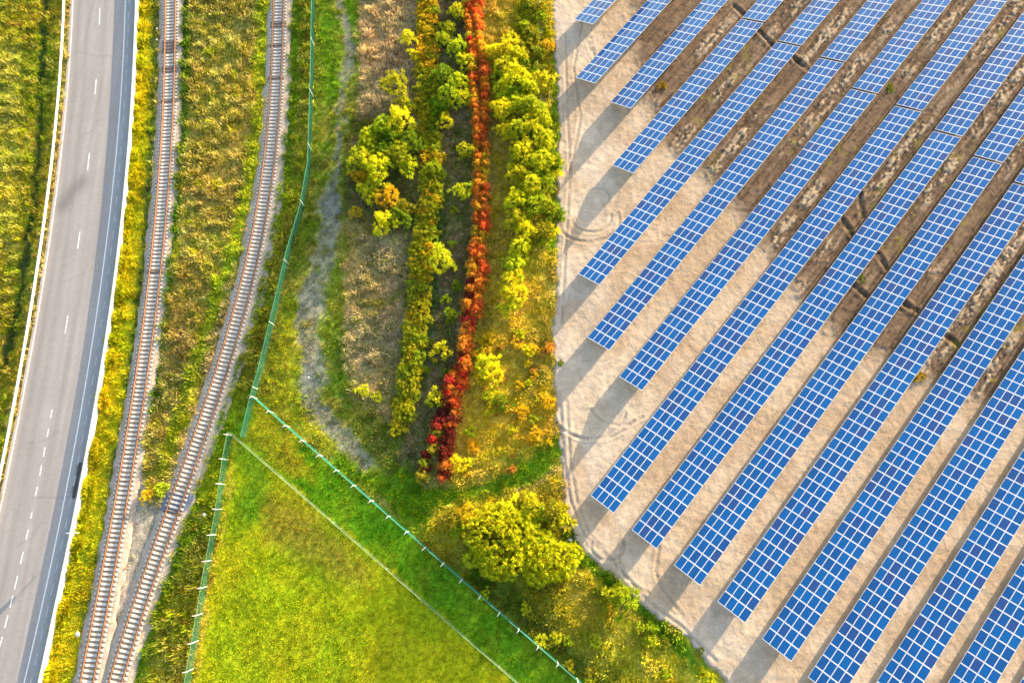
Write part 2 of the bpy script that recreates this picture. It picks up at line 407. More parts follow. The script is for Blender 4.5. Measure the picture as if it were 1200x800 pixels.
def paint(x, y):
    n = x.shape
    jx = x + (fbm(x, y, .9, 3, 2) - .5) * 1.6; jy = y + (fbm(x, y, .9, 7, 2) - .5) * 1.6
    f1 = ss(.3, .7, fbm(x, y, .35, 20)); f2 = fbm(x, y, 1.3, 40, 2)
    A = np.array([.24, .20, .04]); B = np.array([.16, .16, .03])
    rgb = A + (B - A) * f1[:, None]
    pick = np.floor(ss(.25, .75, .55 * fbm(x, y, .55, 60, 2) + .45 * _h(np.floor(x * 1.4), np.floor(y * 1.4), 5)) * .9999 * 60)
    acc = np.tile(np.array(tan), (len(x), 1)); dens = np.full(n, .8); hgt = np.full(n, .4); zid = np.zeros(n, int)
    for z in Z:
        poly = np.array(z[1])
        mg = 3 if z[0] == 'p' else z[9] + 3
        sel = np.where((x > poly[:, 0].min() - mg) & (x < poly[:, 0].max() + mg) & (y > poly[:, 1].min() - mg) & (y < poly[:, 1].max() + mg))[0]
        if not len(sel): continue
        sx, sy = jx[sel], jy[sel]
        if z[0] == 'p': w = ss(-z[8], z[8], poly_sd(z[1], sx, sy))
        else:
            d, _ = line_d(z[1], sx, sy); w = 1 - ss(z[9] - z[8], z[9] + z[8], d)
        a, b = np.array(z[2]), np.array(z[3])
        c = a + (b - a) * f1[sel][:, None]
        rgb[sel] += (c - rgb[sel]) * w[:, None]
        al = np.array(z[4]); ac = al[(pick[sel] % len(al)).astype(int)]
        acc[sel] += (ac - acc[sel]) * w[:, None]
        dens[sel] += (z[5] - dens[sel]) * w; hgt[sel] += (z[6] - hgt[sel]) * w
        zid[sel] = np.where(w > .5, z[7], zid[sel])
    for pl, wd in dirt:
        d, _ = line_d(pl, jx, jy)
        w = .92 * (1 - ss(wd * .4, wd * 1.3, d)) * ss(.12, .46, .6 * f2 + .4 * fbm(x, y, 2.4, 45, 2) + .06)
        c = np.array([.225, .19, .155]) * (.7 + .6 * f2[:, None])
        rgb += (c - rgb) * w[:, None]; dens *= 1 - .9 * w
    w = ss(-.6, .6, poly_sd(bare_mid, jx, jy) + (f2 - .5))
    c = np.array([.42, .33, .24]) * (.8 + .4 * f2[:, None])
    rgb += (c - rgb) * w[:, None]; dens *= 1 - .98 * w
    rgb = rgb * (.75 + .5 * f2[:, None])
    veg = 1 + (VG - 1) * np.clip(dens * 3 - .3, 0, 1)
    rgb = rgb * veg[:, None]; acc = acc * VG
    lo = 1 + .5 * (fbm(x, y, .11, 470, 2) - .5); hu = .35 * (fbm(x, y, .17, 480, 2) - .5)
    tint = np.stack([lo * (1 + hu), lo, np.full(n, 1.0)], 1)
    bl = np.stack([np.ones(n), np.ones(n), 1 - .5 * np.clip((zid > 0) & (zid != 7) & (zid != 6), 0, 1) * np.clip(dens * 2, 0, 1) * np.where(zid == 3, .4, 1)], 1)
    rgb = rgb * tint * bl; acc = acc * tint * bl
    gz_ = np.isin(zid, [1, 3, 4, 5, 11])[:, None] * np.array([-.10, .03, 0]) + 1; rgb = rgb * gz_; acc = acc * gz_
    return rgb, acc, dens, hgt, zid


def blocked(x, y):
    """where no clump may grow: yard, road, ballast"""
    b = poly_sd(yard_poly, x, y) > .15 + .8 * (fbm(x, y, 1.5, 77, 2) - .5)
    b |= (x > edge_l(y) + .1) & (x < edge_r(y) - .1)
    b |= (np.abs(x - t1(y)) < 1.62); b |= (x > t2(y) - 1.62) & (x < t2(y) + 1.9)
    return b


# ------------------------------------------------------------------ ground sheet to the horizon
gx = np.arange(-92, 92.01, .28); gy = np.arange(-29, 91.01, .28)
ext = np.array([1, 3, 8, 20, 50, 120, 300, 800, 2000, 4000.])
X1 = np.concatenate([(-92 - ext)[::-1], gx, 92 + ext]); Y1 = np.concatenate([(-29 - ext)[::-1], gy, 91 + ext])
GX, GY = np.meshgrid(X1, Y1); fx, fy = GX.ravel(), GY.ravel()
rgb, acc, dens, hgt, zid = paint(fx, fy)
gz = -.05 - .22 * fbm(fx, fy, .8, 91, 3) * np.clip(hgt * 2, .15, 1)
gz[(np.abs(fx) > 93) | (fy > 92) | (fy < -30)] = -.1
nx = len(X1); ny = len(Y1)
I = np.arange(nx * ny).reshape(ny, nx)
FQ = np.stack([I[:-1, :-1], I[:-1, 1:], I[1:, 1:], I[1:, :-1]], -1).reshape(-1, 4)
g = link('ground', mesh('ground', np.stack([fx, fy, gz], 1), FQ, M_ground, rgb, smooth=True)); g['kind'] = 'structure'

# ------------------------------------------------------------------ solar field frame
PHI = math.radians(39.8); BETA = math.radians(25.6)
AX = np.array([math.sin(PHI), math.cos(PHI)]); CX = np.array([math.cos(PHI), -math.sin(PHI)])
PITCH, P0, MA, MBW, LOW = 6.852, -41.08, 1.698, .983, 1.12

# gravel yard: finer sheet with ruts, furrows and lumps
yx = np.arange(4, 112, .2); yy = np.arange(-40, 96, .2)
GX, GY = np.meshgrid(yx, yy); fx, fy = GX.ravel(), GY.ravel()
sd = poly_sd(yard_poly, fx, fy) + .9 * (fbm(fx, fy, 1.2, 5, 2) - .5)
al = fx * AX[0] + fy * AX[1]; pe = fx * CX[0] + fy * CX[1]
f1 = fbm(fx, fy, .25, 120, 3); f2 = fbm(fx, fy, 1.1, 130, 3); f3 = fbm(al, pe * 4, .55, 140, 3)
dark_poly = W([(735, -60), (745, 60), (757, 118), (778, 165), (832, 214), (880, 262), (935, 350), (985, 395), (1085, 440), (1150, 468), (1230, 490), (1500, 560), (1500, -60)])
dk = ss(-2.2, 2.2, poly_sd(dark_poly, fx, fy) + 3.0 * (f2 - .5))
sand = np.array([.55, .43, .31]); sand2 = np.array([.465, .34, .225])
col = sand + (sand2 - sand) * ss(.35, .7, f1)[:, None]
col = col * (.88 + .24 * f2[:, None])
scf = ss(.55, .72, fbm(fx * .9 + fy * .5, fy * .9 - fx * .5, .5, 155, 4)) * (1 - ss(6, 16, sd)); col *= (1 + .16 * scf)[:, None]
grv = (1 - ss(.3, 2.6, sd + 1.2 * (f2 - .5)))
col += (np.array([.44, .385, .33]) - col) * (.5 * grv)[:, None]
apron = ss(.45, .7, fbm(fx, fy, .16, 150, 2)) * (1 - ss(3, 12, sd))
col += (np.array([.48, .42, .36]) - col) * (.3 * apron)[:, None]
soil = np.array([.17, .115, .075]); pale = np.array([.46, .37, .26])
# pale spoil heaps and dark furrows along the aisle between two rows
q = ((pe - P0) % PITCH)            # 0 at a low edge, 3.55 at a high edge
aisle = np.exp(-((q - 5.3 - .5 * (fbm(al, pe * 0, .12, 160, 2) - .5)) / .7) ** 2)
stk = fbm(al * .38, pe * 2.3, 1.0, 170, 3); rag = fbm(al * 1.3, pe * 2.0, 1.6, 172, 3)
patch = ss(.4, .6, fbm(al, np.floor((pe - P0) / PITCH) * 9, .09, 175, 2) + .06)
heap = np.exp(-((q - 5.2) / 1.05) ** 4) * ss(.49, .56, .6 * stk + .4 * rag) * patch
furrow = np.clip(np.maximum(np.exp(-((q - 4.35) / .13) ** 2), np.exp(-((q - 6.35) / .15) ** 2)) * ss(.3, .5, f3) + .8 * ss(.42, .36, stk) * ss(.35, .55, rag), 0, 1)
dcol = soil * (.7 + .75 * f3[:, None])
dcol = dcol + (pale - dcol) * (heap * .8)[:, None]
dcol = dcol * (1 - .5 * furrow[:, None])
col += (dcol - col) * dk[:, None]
z = .03 + .05 * f2 + dk * (.20 * heap * rag + .10 * f3 - .10 * furrow * f3 + .03) + .06 * (fbm(fx, fy, 2.2, 180, 2) - .5)
# wheel ruts: loops of a turning truck, lines beside the rows and along the yard's edge
ruts = []
for cx, cy, r, a0, a1 in ((690, 258, 4.6, 150, 380), (693, 255, 3.0, 190, 370), (688, 250, 5.6, 200, 330), (700, 232, 1.8, -40, 200), (690, 478, 5.2, 170, 350), (694, 470, 6.6, 190, 330), (712, 640, 2.2, 160, 380), (775, 655, 5.5, 150, 250), (725, 470, 4.2, 200, 320)):
    c = at(cx, cy)
    ruts.append([(c[0] + r * math.cos(math.radians(a)), c[1] + r * math.sin(math.radians(a)) * .8) for a in np.linspace(a0, a1, 16)])
for pl in ([(664, 470), (668, 540), (676, 590), (690, 625), (720, 660), (760, 705), (800, 735), (840, 775)], [(655, 460), (660, 530), (668, 585), (684, 625), (712, 655)], [(772, 640), (768, 670), (775, 690), (800, 722)], [(662, 40), (664, 120), (668, 200), (662, 300), (658, 380)], [(685, 10), (672, 80), (680, 140), (668, 200)], [(692, 60), (690, 50), (702, 85)], [(692, 45), (696, 60), (700, 80)]):
    ruts.append(W(pl))
for rt in ruts:
    p = np.array(rt)
    s = np.where((fx > p[:, 0].min() - 1) & (fx < p[:, 0].max() + 1) & (fy > p[:, 1].min() - 1) & (fy < p[:, 1].max() + 1))[0]
    if not len(s): continue
    d, u = line_d(rt, fx[s], fy[s])
    for off, wd in ((0, .16),):
        w = np.exp(-((d - off) / wd) ** 2) * ss(.28, .5, f2[s])
        col[s] *= (1 - .28 * w)[:, None]; z[s] -= .05 * w
    w2 = np.exp(-((d - .4) / .14) ** 2); z[s] += .035 * w2
# cross trenches in the rear aisles
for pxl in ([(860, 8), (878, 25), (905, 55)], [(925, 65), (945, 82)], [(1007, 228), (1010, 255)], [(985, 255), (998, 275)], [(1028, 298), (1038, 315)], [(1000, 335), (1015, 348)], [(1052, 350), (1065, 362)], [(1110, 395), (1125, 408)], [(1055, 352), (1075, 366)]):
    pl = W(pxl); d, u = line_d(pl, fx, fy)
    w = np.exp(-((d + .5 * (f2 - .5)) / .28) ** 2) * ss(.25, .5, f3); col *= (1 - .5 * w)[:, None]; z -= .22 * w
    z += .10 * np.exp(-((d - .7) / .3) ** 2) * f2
moss = ss(.66, .8, fbm(fx, fy, .8, 190, 2)) * ss(.5, .62, fbm(fx, fy, .09, 195, 2)) * dk
col += (np.array([.22, .2, .04]) - col) * (.55 * moss)[:, None]
z = np.maximum(z, .012) - 1.1 * np.maximum(0, .25 - sd)
ids = -np.ones(len(fx), int)
nx, ny = len(yx), len(yy)
I = np.arange(nx * ny).reshape(ny, nx)
FQ = np.stack([I[:-1, :-1], I[:-1, 1:], I[1:, 1:], I[1:, :-1]], -1).reshape(-1, 4)
FQ = FQ[(sd[FQ] > -.35).all(1)]
used = np.unique(FQ); ids[used] = np.arange(len(used))
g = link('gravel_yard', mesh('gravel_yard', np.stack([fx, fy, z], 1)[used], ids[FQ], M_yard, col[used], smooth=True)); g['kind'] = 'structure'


# ------------------------------------------------------------------ road
def ribbon(ys, fl, fr, nu, zf):
    L, R = fl(ys), fr(ys)
    u = np.linspace(0, 1, nu)
    X = L[:, None] + (R - L)[:, None] * u[None]
    Y = np.repeat(ys[:, None], nu, 1)
    U = np.repeat(u[None], len(ys), 0)
    Zz = zf(X, Y, U)
    I = np.arange(X.size).reshape(X.shape)
    Fq = np.stack([I[:-1, :-1], I[:-1, 1:], I[1:, 1:], I[1:, :-1]], -1).reshape(-1, 4)
    return X.ravel(), Y.ravel(), U.ravel(), Zz.ravel(), Fq


ys = np.arange(YMIN, YMAX, .25)
X, Y, U, Zr, Fq = ribbon(ys, edge_l, edge_r, 44, lambda X, Y, U: .06 + .10 * (1 - (2 * U - 1) ** 2))
warm = np.array([.345, .318, .302]); cool = np.array([.235, .252, .285])
tb = tone_b(Y); w = ss(-.35, .45, X - tb + .3 * (fbm(X, Y * .2, 1.2, 210, 2) - .5))
rc = np.tile(warm, (len(X), 1)) * (1 + .03 * w[:, None])
lane = (X - road_l(Y)) / (road_r(Y) - road_l(Y))
for c0, wd, amt in ((.12, .05, .13), (.30, .045, .12), (.62, .05, .10), (.80, .05, .08)):
    rc *= (1 - amt * np.exp(-((lane - c0) / wd) ** 2))[:, None]
shl = ss(.1, .35, X - road_r(Y)); rc += (np.array([.36, .345, .335]) - rc) * (.7 * shl)[:, None]
rc *= (.86 + .28 * fbm(X * 1.6, Y * .05, 1.0, 220, 3))[:, None] * (.95 + .1 * fbm(X, Y, .25, 225, 3))[:, None]
for x0, y0, x1, y1 in ((44, 668, 4, 716), (95, 160, 118, 140), (60, 330, 95, 322), (30, 520, 70, 505), (20, 640, 50, 612), (90, 60, 128, 66)):
    d, _ = line_d(W([(x0, y0), ((x0 + x1) / 2 + 3, (y0 + y1) / 2 + 4), (x1, y1)]), X + .6 * (fbm(X, Y, 1.1, 226, 2) - .5), Y)
    rc *= (1 - .13 * np.exp(-(d / .13) ** 2))[:, None]
lft = 1 - ss(-.1, .5, X - road_l(Y)); rc += (np.array([.44, .38, .34]) - rc) * (.6 * lft)[:, None]
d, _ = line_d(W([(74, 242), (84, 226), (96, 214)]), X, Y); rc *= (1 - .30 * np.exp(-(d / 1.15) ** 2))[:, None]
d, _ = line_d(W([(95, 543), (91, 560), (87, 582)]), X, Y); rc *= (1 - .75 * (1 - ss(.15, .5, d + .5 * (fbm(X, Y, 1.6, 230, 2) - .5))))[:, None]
edge = np.exp(-((U - 1) / .012) ** 2) * ss(.45, .6, fbm(X * .3, Y, .6, 240, 2)); rc *= (1 - .7 * edge)[:, None]
seam = np.exp(-((Y - at(60, 583)[1]) / .1) ** 2) * (X > at(44, 583)[0]); rc *= (1 - .15 * seam)[:, None]
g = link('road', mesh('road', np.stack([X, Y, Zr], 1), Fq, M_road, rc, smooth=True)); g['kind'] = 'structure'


def road_z(x, y):
    l, r = edge_l(y), edge_r(y); u = (x - l) / (r - l)
    return .06 + .10 * (1 - (2 * u - 1) ** 2)


def line_mark(fc, wid, y0, y1, m, off=0.0, wob=0.0):
    yy_ = np.linspace(y0, y1, max(2, int(abs(y1 - y0) / .5) + 1))
    xc = fc(yy_) + off; wv = wid / 2 * (1 + wob * (fbm(yy_, yy_ * 0, 1.3, 9, 2) - .5))
    V = []; Fm = []
    for x_, y_, w_ in zip(xc, yy_, wv):
        for s in (-1, 1): V.append((x_ + s * w_, y_, road_z(x_ + s * w_, y_) + .005))
    for i in range(len(yy_) - 1): Fm.append((2 * i, 2 * i + 1, 2 * i + 3, 2 * i + 2))
    return V, Fm


def marks(name, segs, m):
    V = []; Fm = []
    for s in segs:
        v, f = s; k = len(V); V += v; Fm += [tuple(k + t for t in q) for q in f]
    g = link(name, mesh(name, V, np.array(Fm), m)); g['kind'] = 'structure'


marks('road_edge_line', [line_mark(road_r, .17, YMIN, YMAX, M_paint)], M_paint)
marks('road_edge_line', [line_mark(road_l, .16, YMIN, YMAX, M_cream, 0, .8)], M_paint)
segs = []
dl = [(11, 30), (94, 111), (180, 200), (272, 292), (370, 391), (480, 490), (502, 512), (524, 535), (545, 557), (570, 581), (600, 607), (620, 632), (646, 660), (674, 690), (697, 711), (720, 735), (745, 757)]
for a, b in dl: segs.append(line_mark(mid_l, .15, at(60, a)[1], at(60, b)[1], M_paint))
marks('road_centre_line', segs, M_paint)
segs = []; y = -30.0
while y < 90:
    segs.append(line_mark(shl_l, .12, y, y + 1.35, M_faint)); y += 2.75
marks('road_shoulder_line', segs, M_faint)


# ------------------------------------------------------------------ guardrails and the road sign
def guardrail(fc, mat, label, outer):
    root = empty('guardrail', (float(fc(0.)), 0, 0)); tag(root, label, 'guardrail')
    ys = np.arange(YMIN, YMAX, 1.0); xs = fc(ys)
    o = np.array([float(fc(0.)), 0, 0])
    prof = [(-.11, .46), (-.07, .52), (-.11, .58), (-.11, .64), (-.07, .70), (-.09, .77), (.09, .77), (.07, .70), (.11, .64), (.11, .58), (.07, .52), (.11, .46)]
    V = []; n = len(prof)
    for x_, y_ in zip(xs, ys):
        for a, b in prof: V.append((x_ + a - o[0], y_, b))
    Fm = []
    for i in range(len(ys) - 1):
        for k in range(n): Fm.append((i * n + k, i * n + (k + 1) % n, (i + 1) * n + (k + 1) % n, (i + 1) * n + k))
    link('beam', mesh('beam', V, np.array(Fm), mat), root)
    pm = MB(); pm.box((0, 0, .3), (.05, 0, 0), (0, .06, 0), (0, 0, .42)); pm.box((outer * .16, 0, .62), (.09, 0, 0), (0, .035, 0), (0, 0, .05))
    pme = pm.mesh('post', M_galv)
    for y_ in np.arange(-26, 88, 4.0): link('post', pme, root, (float(fc(y_)) - o[0] , y_, 0))
    return root


guardrail(rail_l, M_cream, 'cream guardrail along the road edge beside the weedy ditch', -1)


def barrier(fc, label):
    y0 = YMIN; root = empty('road_barrier', (float(fc(0.)), 0, 0)); tag(root, label, 'barrier'); ox = float(fc(0.))
    y_ = YMIN
    while y_ < YMAX - 4:
        a = np.array([float(fc(y_)), y_]); b_ = np.array([float(fc(y_ + 3.97)), y_ + 3.97])
        d = b_ - a; ln = np.hypot(*d); m = MB()
        pf = [(-.15, -.1), (-.15, .12), (-.12, .3), (-.10, 1.0), (-.08, 1.03), (.08, 1.03), (.10, 1.0), (.12, .3), (.15, .12), (.15, -.1)]
        for k in range(len(pf)):
            (p0, q0), (p1, q1) = pf[k], pf[(k + 1) % len(pf)]
            m.quad((p0, 0, q0), (p1, 0, q1), (p1, ln, q1), (p0, ln, q0))
        for e in (0, ln):
            for k in range(len(pf) // 2 - 1):
                m.quad((pf[k][0], e, pf[k][1]), (pf[k + 1][0], e, pf[k + 1][1]), (pf[-2 - k][0], e, pf[-2 - k][1]), (pf[-1 - k][0], e, pf[-1 - k][1]))
        o = m.build('barrier_segment', M_white, root); o.location = (a[0] - ox, a[1], 0); o.rotation_euler = (0, 0, -math.atan2(d[0], d[1]))
        y_ += 4.0


barrier(rail_r, 'white solid road barrier between the road and the rusty railway track')
b = at(92, 624)
root = empty('road_sign', (b[0] + .25, b[1], 0)); tag(root, 'thin grey roadside sign seen from above at the white barrier', 'road sign')
m = MB(); m.tube((0, 0, -.1), (0, 0, 2.75), .045, .045, 8); m.build('post', M_white, root)
m = MB(); m.box((0, .06, 2.35), (.36, 0, 0), (0, .012, 0), (0, 0, .36)); m.build('sign_plate', M_white, root)


# ------------------------------------------------------------------ railway tracks
def ballast(name, fc, wl, wr, tint):
    ys = np.arange(YMIN, YMAX, .3)
    nu = 27; u = np.linspace(-1, 1, nu)
    c = fc(ys)
    V = []; col = []
    jl = fbm(ys, ys * 0, .9, 300, 3) - .5; jr = fbm(ys, ys * 0, .9, 310, 3) - .5
    L = wl(ys) + jl * .7; R = wr(ys) + jr * .7
    U = np.repeat(u[None], len(ys), 0)
    Xo = np.where(U < 0, U * L[:, None], U * R[:, None]); X = c[:, None] + Xo; Y = np.repeat(ys[:, None], nu, 1)
    half = np.where(U < 0, L[:, None], R[:, None])
    Zb = .13 * (1 - ss(1.35, 2.0, np.abs(Xo) + 0 * half)) + .015
    Zb = np.where(np.abs(U) > .97, -.1, Zb + .06 * (fbm(X, Y, 2.5, 320, 2) - .5))
    f = fbm(X, Y, .8, 330, 3)
    base = np.array(tint[0]); b2 = np.array(tint[1])
    cc = base[None, None] + (b2 - base)[None, None] * ss(.6, 1.7, Xo)[..., None]
    cc = cc * (.8 + .4 * f[..., None])
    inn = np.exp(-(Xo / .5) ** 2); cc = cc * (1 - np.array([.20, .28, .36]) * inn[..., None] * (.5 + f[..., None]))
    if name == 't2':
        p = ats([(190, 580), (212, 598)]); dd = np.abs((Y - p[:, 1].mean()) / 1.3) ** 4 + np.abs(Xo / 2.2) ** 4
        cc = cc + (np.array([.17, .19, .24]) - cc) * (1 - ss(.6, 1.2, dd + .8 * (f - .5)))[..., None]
    I = np.arange(X.size).reshape(X.shape)
    Fq = np.stack([I[:-1, :-1], I[:-1, 1:], I[1:, 1:], I[1:, :-1]], -1).reshape(-1, 4)
    g = link('ballast_bed', mesh('ballast_bed', np.stack([X.ravel(), Y.ravel(), Zb.ravel()], 1), Fq, M_ballast, cc.reshape(-1, 3), smooth=True)); g['kind'] = 'structure'


one = lambda v: (lambda y: np.full(np.shape(y), v))
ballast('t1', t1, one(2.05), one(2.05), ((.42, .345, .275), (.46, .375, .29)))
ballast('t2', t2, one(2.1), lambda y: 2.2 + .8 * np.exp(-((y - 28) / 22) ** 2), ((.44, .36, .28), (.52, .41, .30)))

GAUGE = 1.62
SL = MB()      # concrete sleeper: bevelled block, lower in the middle
pr = [(-1.27, .19), (-1.22, .235), (-.42, .235), (-.30, .205), (.30, .205), (.42, .235), (1.22, .235), (1.27, .19)]
for i in range(len(pr) - 1):
    (xa, za), (xb, zb) = pr[i], pr[i + 1]
    SL.quad((xa, -.125, za), (xb, -.125, zb), (xb, .125, zb), (xa, .125, za))
    SL.quad((xa, -.15, .05), (xb, -.15, .05), (xb, -.125, zb), (xa, -.125, za))
    SL.quad((xb, .15, .05), (xa, .15, .05), (xa, .125, za), (xb, .125, zb))
for s in (-1, 1): SL.quad((s * 1.28, -.15, .05), (s * 1.28, .15, .05), (s * 1.27, .125, .19), (s * 1.27, -.125, .19))
WL = MB(); WL.box((0, 0, .13), (1.25, 0, 0), (0, .12, 0), (0, 0, .09))
cl = lambda mb: [mb.box((s * GAUGE / 2 + e * .12, 0, .26), (.045, 0, 0), (0, .05, 0), (0, 0, .025), 1) for s in (-1, 1) for e in (-1, 1)]
cl(SL); cl(WL)
M_clip = plain('rail_clip', (.16, .09, .05), .8)
me_s = SL.mesh('sleeper', [M_conc, M_clip]); me_w = WL.mesh('sleeper', [M_wood, M_clip])


def track(fc, label, wooden, sp=.605):
    root = empty('railway_track', (float(fc(0.)), 0, 0)); tag(root, label, 'railway track')
    ox = float(fc(0.))
    ys = np.arange(YMIN, YMAX, .5); xs = fc(ys)
    dx = np.gradient(xs, ys); nrm = np.stack([1 / np.sqrt(1 + dx ** 2), -dx / np.sqrt(1 + dx ** 2)], 1)
    prof = [(-.085, .245), (-.085, .262), (-.022, .28), (-.022, .36), (-.06, .375), (-.06, .41), (.06, .41), (.06, .375), (.022, .36), (.022, .28), (.085, .262), (.085, .245)]
    n = len(prof)
    for s in (-1, 1):
        V = []
        for x_, y_, nn in zip(xs, ys, nrm):
            for a, b in prof: V.append((x_ - ox + nn[0] * (s * GAUGE / 2 + a), y_ + nn[1] * (s * GAUGE / 2 + a), b))
        Fm = [(i * n + k, i * n + (k + 1) % n, (i + 1) * n + (k + 1) % n, (i + 1) * n + k) for i in range(len(ys) - 1) for k in range(n)]
        link('rail', mesh('rail', V, np.array(Fm), M_rail), root)
    # sleepers at equal steps along the curve
    yf = np.arange(YMIN + 1, YMAX - 1, .02); xf = fc(yf)
    L = np.concatenate([[0], np.cumsum(np.hypot(np.diff(xf), np.diff(yf)))])
    yc = np.interp(np.arange(0, L[-1], sp), L, yf)
    rest = []
    inview = [y_ for y_ in yc if -22 < y_ < 83]
    parts = set(sorted(inview)[:100])
    for y_ in yc:
        x_ = float(fc(y_)); a = math.atan2(-(float(fc(y_ + .1)) - float(fc(y_ - .1))) / .2, 1)
        py = topx([(x_, y_, .2)])[0][1]
        wd = any(lo <= py <= hi for lo, hi in wooden)
        a += random.uniform(-.025, .025)
        if y_ in parts:
            o = link('sleeper', me_w if wd else me_s, root, (x_ - ox + random.uniform(-.03, .03), y_, 0)); o.rotation_euler = (0, 0, a)
            if wd: o['label'] = 'dark wooden sleeper'
        else: rest.append((x_ - ox, y_, a, wd))
    V = []; Fm = []; mi = []
    for x_, y_, a, wd in rest:
        mb = WL if wd else SL
        v = np.array(mb.v); r = np.array([[math.cos(a), math.sin(a), 0], [-math.sin(a), math.cos(a), 0], [0, 0, 1]])
        k = sum(len(q) for q in V); V.append(v @ r + np.array([x_, y_, 0])); Fm += [tuple(k + t for t in q) for q in mb.f]
        mi += [2 * m_ if m_ else (1 if wd else 0) for m_ in mb.m]
    o = link('sleeper', mesh('sleeper', np.concatenate(V), np.array(Fm), [M_conc, M_wood, M_clip], midx=mi), root); o['kind'] = 'stuff'


track(t1, 'rusty railway track with pale sleepers beside the white barrier', [(46, 62), (76, 84), (117, 121), (316, 322)])
track(t2, 'rusty railway track curving past the green mesh fence', [(27, 32), (51, 56), (88, 92), (597, 603)])


# ------------------------------------------------------------------ solar tables
def module_mb(xc=0, yc=0, zc=0, mb=None, rot=None):
    mb = mb or MB()
    a, b = (MA - .028) / 2, (MBW - .012) / 2
    T = lambda p: tuple(np.array(rot @ np.array(p)) + np.array([xc, yc, zc])) if rot is not None else p
    k = len(mb.v); ga, gb = a - .066, b - .038
    o4 = [(-a, -b), (a, -b), (a, b), (-a, b)]; i4 = [(-ga, -gb), (ga, -gb), (ga, gb), (-ga, gb)]
    for i in range(4):
        p, q, u, v = o4[i], o4[(i + 1) % 4], i4[(i + 1) % 4], i4[i]
        mb.quad((*p, 0), (*q, 0), (*u, 0), (*v, 0), 0); mb.quad((*p, -.04), (*q, -.04), (*q, 0), (*p, 0), 0)
    mb.quad(*[(*p, 0) for p in i4], 1); mb.quad(*[(*p, -.04) for p in o4[::-1]], 0)
    if rot is not None: mb.v[k:] = [T(p) for p in mb.v[k:]]
    return mb


ROT = np.array([[1, 0, 0], [0, math.cos(BETA), math.sin(BETA)], [0, -math.sin(BETA), math.cos(BETA)]])
me_mod = module_mb().mesh('solar_module', [M_frame, M_glass])
m = MB(); m.box((0, 0, .4), (.05, 0, 0), (0, .05, 0), (0, 0, .70)); me_pf = m.mesh('post', M_steel)
m = MB(); m.box((0, 0, .85), (.05, 0, 0), (0, .05, 0), (0, 0, 1.2)); me_pr = m.mesh('post', M_steel)
m = MB(); m.box((0, 0, 0), (.04, 0, 0), (0, 2 * MBW - .1, 0), (0, 0, .05)); me_raf = m.mesh('rafter', M_steel)
ORD = ['', 'first', 'second', 'third', 'fourth', 'fifth', 'sixth', 'seventh', 'eighth', 'ninth', 'tenth', 'eleventh', 'twelfth', 'thirteenth', 'fourteenth', 'fifteenth', 'sixteenth', 'seventeenth']


def table(along, perp, N, label):
    p = along * AX + perp * CX
    root = empty('solar_table', (p[0], p[1], 0), math.pi / 2 - PHI)
    tag(root, label, 'solar panel table', 'rows of solar tables in the sandy yard')
    cb, sb = math.cos(BETA), math.sin(BETA)
    slots = []
    for k in range(N):
        for j in range(4):
            s = (j + .5) * MBW; x_ = (k + .5) * MA
            pw = p + AX * x_ + CX * s * cb
            q = topx([(pw[0], pw[1], LOW + s * sb)])[0]
            vis = -10 < q[0] < 1210 and -10 < q[1] < 810
            d2 = (pw[0]) ** 2 + (pw[1]) ** 2
            slots.append((0 if vis else 1, d2, x_, -s * cb, LOW + s * sb))
    slots.sort()
    for i, (v, d2, x_, y_, z_) in enumerate(slots[:100]):
        o = link('solar_module', me_mod, root, (x_, y_, z_)); o.rotation_euler = (-BETA, 0, 0)
    if len(slots) > 100:
        mb = MB()
        for v, d2, x_, y_, z_ in slots[100:]: module_mb(x_, y_, z_, mb, ROT)
        o = mb.build('solar_module', [M_frame, M_glass], root); o['kind'] = 'stuff'
    for s in (.6, 1.5, 2.5, 3.4):
        s *= MBW; m = MB(); m.box((N * MA / 2, 0, 0), (N * MA / 2 - .05, 0, 0), (0, .03, 0), (0, 0, .03))
        o = m.build('purlin', M_steel, root); o.location = (0, -s * cb - .075 * sb, LOW + s * sb - .075 * cb); o.rotation_euler = (-BETA, 0, 0)
    n = max(2, N // 5 + 1)
    for i in range(n):
        x_ = .9 + i * (N * MA - 1.8) / (n - 1)
        s = .75 * MBW; link('post', me_pf, root, (x_, -s * cb, LOW + s * sb - 1.26)) 
        s = 3.3 * MBW; link('post', me_pr, root, (x_, -s * cb, LOW + s * sb - 2.2))
        s = 2 * MBW; o = link('rafter', me_raf, root, (x_, -s * cb - .16 * sb, LOW + s * sb - .16 * cb)); o.rotation_euler = (-BETA, 0, 0)
    return root


rows = [(64.94, 11), (56.70, 16), (56.72, 16), (48.29, 20), (31.37, 30), (24.75, 35), (23.16, 35)] + [(8.0, 45)] * 10
for i, (a0, N) in enumerate(rows):
    pe0 = P0 + PITCH * i
    table(a0, pe0, N, f'blue solar table, {ORD[i + 1]} row from the red hedge' + (', longer piece below the gap' if 3 <= i <= 10 else ''))
    if 3 <= i <= 10: table(a0 + N * MA + .38, pe0, 20, f'blue solar table, {ORD[i + 1]} row from the red hedge, piece beyond the narrow gap')


